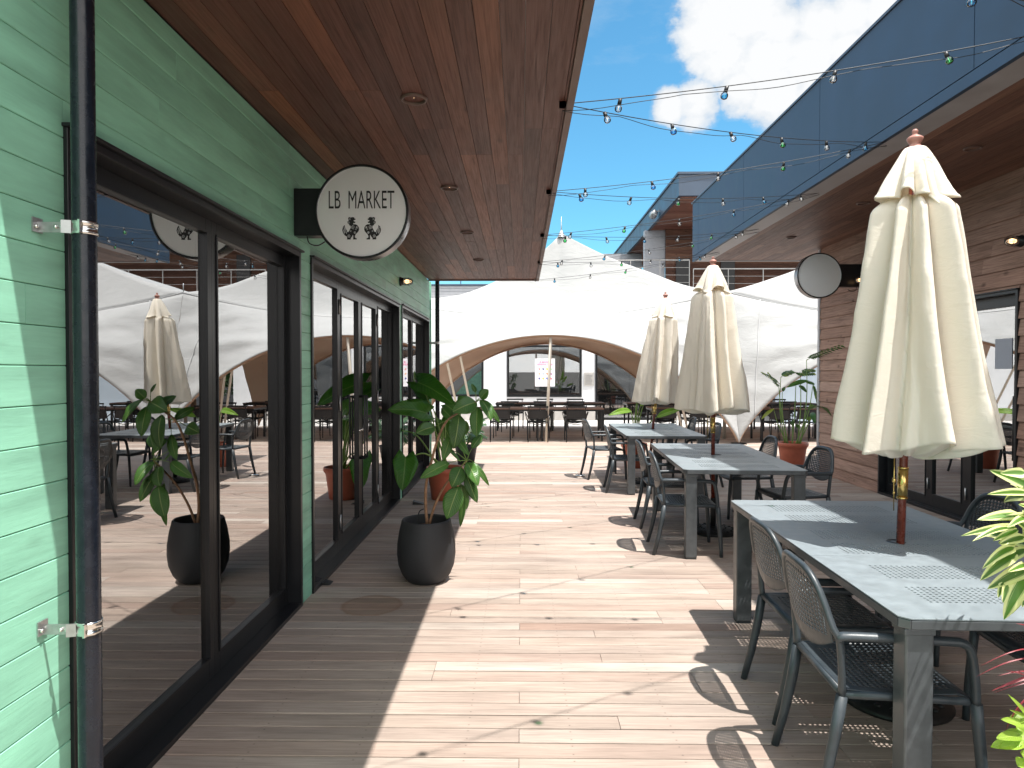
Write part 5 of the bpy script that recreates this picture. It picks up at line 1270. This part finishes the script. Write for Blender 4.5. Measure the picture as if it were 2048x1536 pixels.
tw.tube(arc_pts([C5(930,640,.0), C5(880,520,-.02), hubs[2]], 4), 0.006, 6)
VL = [((845,112),(724,112),36,.06),((850,205),(662,214),30,.03),((815,312),(613,338),44,.02),((800,372),(534,416),30,.10),((800,375),(590,442),28,.08),((810,385),(690,440),26,.08),((800,445),(715,450),36,.04),
      ((790,470),(638,575),38,.14),((800,500),(628,632),50,.05),((850,480),(660,600),44,.1),((860,570),(662,672),54,.05),((860,600),(742,822),62,.10),((870,640),(770,800),40,.05),((760,650),(738,740),28,.03),((740,640),(716,715),22,.0),
      ((880,300),(812,262),30,.1),((870,320),(700,340),30,.06),((840,420),(720,455),34,.03),((890,620),(830,760),44,.05),((880,400),(780,330),30,.1),((860,330),(760,375),32,.1),((870,250),(800,170),26,.1),((850,560),(760,590),30,.1)]
for (a_, b_, w_, sg_) in VL:
    dy = rr.uniform(-.10,.06); leaf(lv, C5(*a_, dy*0.3), C5(*b_, dy), w_*1.45*0.41406/F*VY_, sg_, None, 0.16, 'blade', 9, 0.01, rr)
for k in range(70):
    h = rr.choice(hubs); a = rr.uniform(0, 2*pi); e = rr.uniform(-0.6, 0.5); L = rr.uniform(0.15, 0.24)
    dr = Vector((cos(a)*cos(e), sin(a)*cos(e), sin(e))); b0 = h + Vector((rr.uniform(0,.05), rr.uniform(-.02,.04), rr.uniform(-.05,.03)))
    if dr.x < -0.35: continue
    leaf(lv, b0, b0 + dr*L, rr.uniform(0.03, 0.045), 0.12, None, 0.16, 'blade', 8, 0.01, rr)
tw.build('stem', m_gstem, VP); lv.build('foliage', m_vari, VP)
RL = thing('red_leaved_plant', (vc.x+0.05, vc.y-0.05, 0.29), 'thin dark red grassy leaves arching in at the bottom right', 'plant')
lv = MB()
for (a_, b_, w_, sg_) in (((900,1000),(605,1098),7,.15),((900,960),(618,1050),6,.2),((880,1090),(680,1165),15,.1),((880,1070),(712,1092),9,.1),((900,1110),(690,1175),9,.12),((900,1160),(750,1360),9,.15),((880,860),(800,838),9,.05),((900,1200),(775,1290),10,.1),((900,1130),(740,1060),7,.1)):
    leaf(lv, C5(*a_, -.1), C5(*b_, -.1+rr.uniform(-.05,.05)), w_*0.41406/F*VY_, sg_, None, 0.1, 'blade', 9, 0, rr)
lv.build('foliage', m_red, RL)
LL = thing('lime_leaved_plant', (vc.x+0.02, vc.y-0.1, 0.29), 'bright lime green lobed leaves in the bottom right corner', 'plant')
lv = MB()
for (a_, b_, w_) in (((840,1400),(678,1436),60),((830,1385),(705,1392),50),((840,1370),(735,1368),40),((850,1300),(768,1292),44),((850,1330),(728,1300),40),((850,1500),(812,1530),60),((870,1400),(800,1330),60),((880,1500),(820,1460),60),((850,1420),(720,1440),50)):
    leaf(lv, C5(*a_, -.12), C5(*b_, -.12+rr.uniform(-.04,.04)), w_*0.41406/F*VY_, 0.05, None, 0.1, 'ellipse', 8, 0.05, rr)
for (a_, b_, w_) in (((850,1275),(762,1180),22),((850,1290),(770,1255),18)): leaf(lv, C5(*a_, -.12), C5(*b_, -.12), w_*0.41406/F*VY_, 0.05, None, 0.1, 'blade', 8, 0.0, rr)
lv.build('foliage', m_lime, LL)
# -- leaf reflected in the right hand doors and a pot plant beside the near wall
C.view_layer.update()
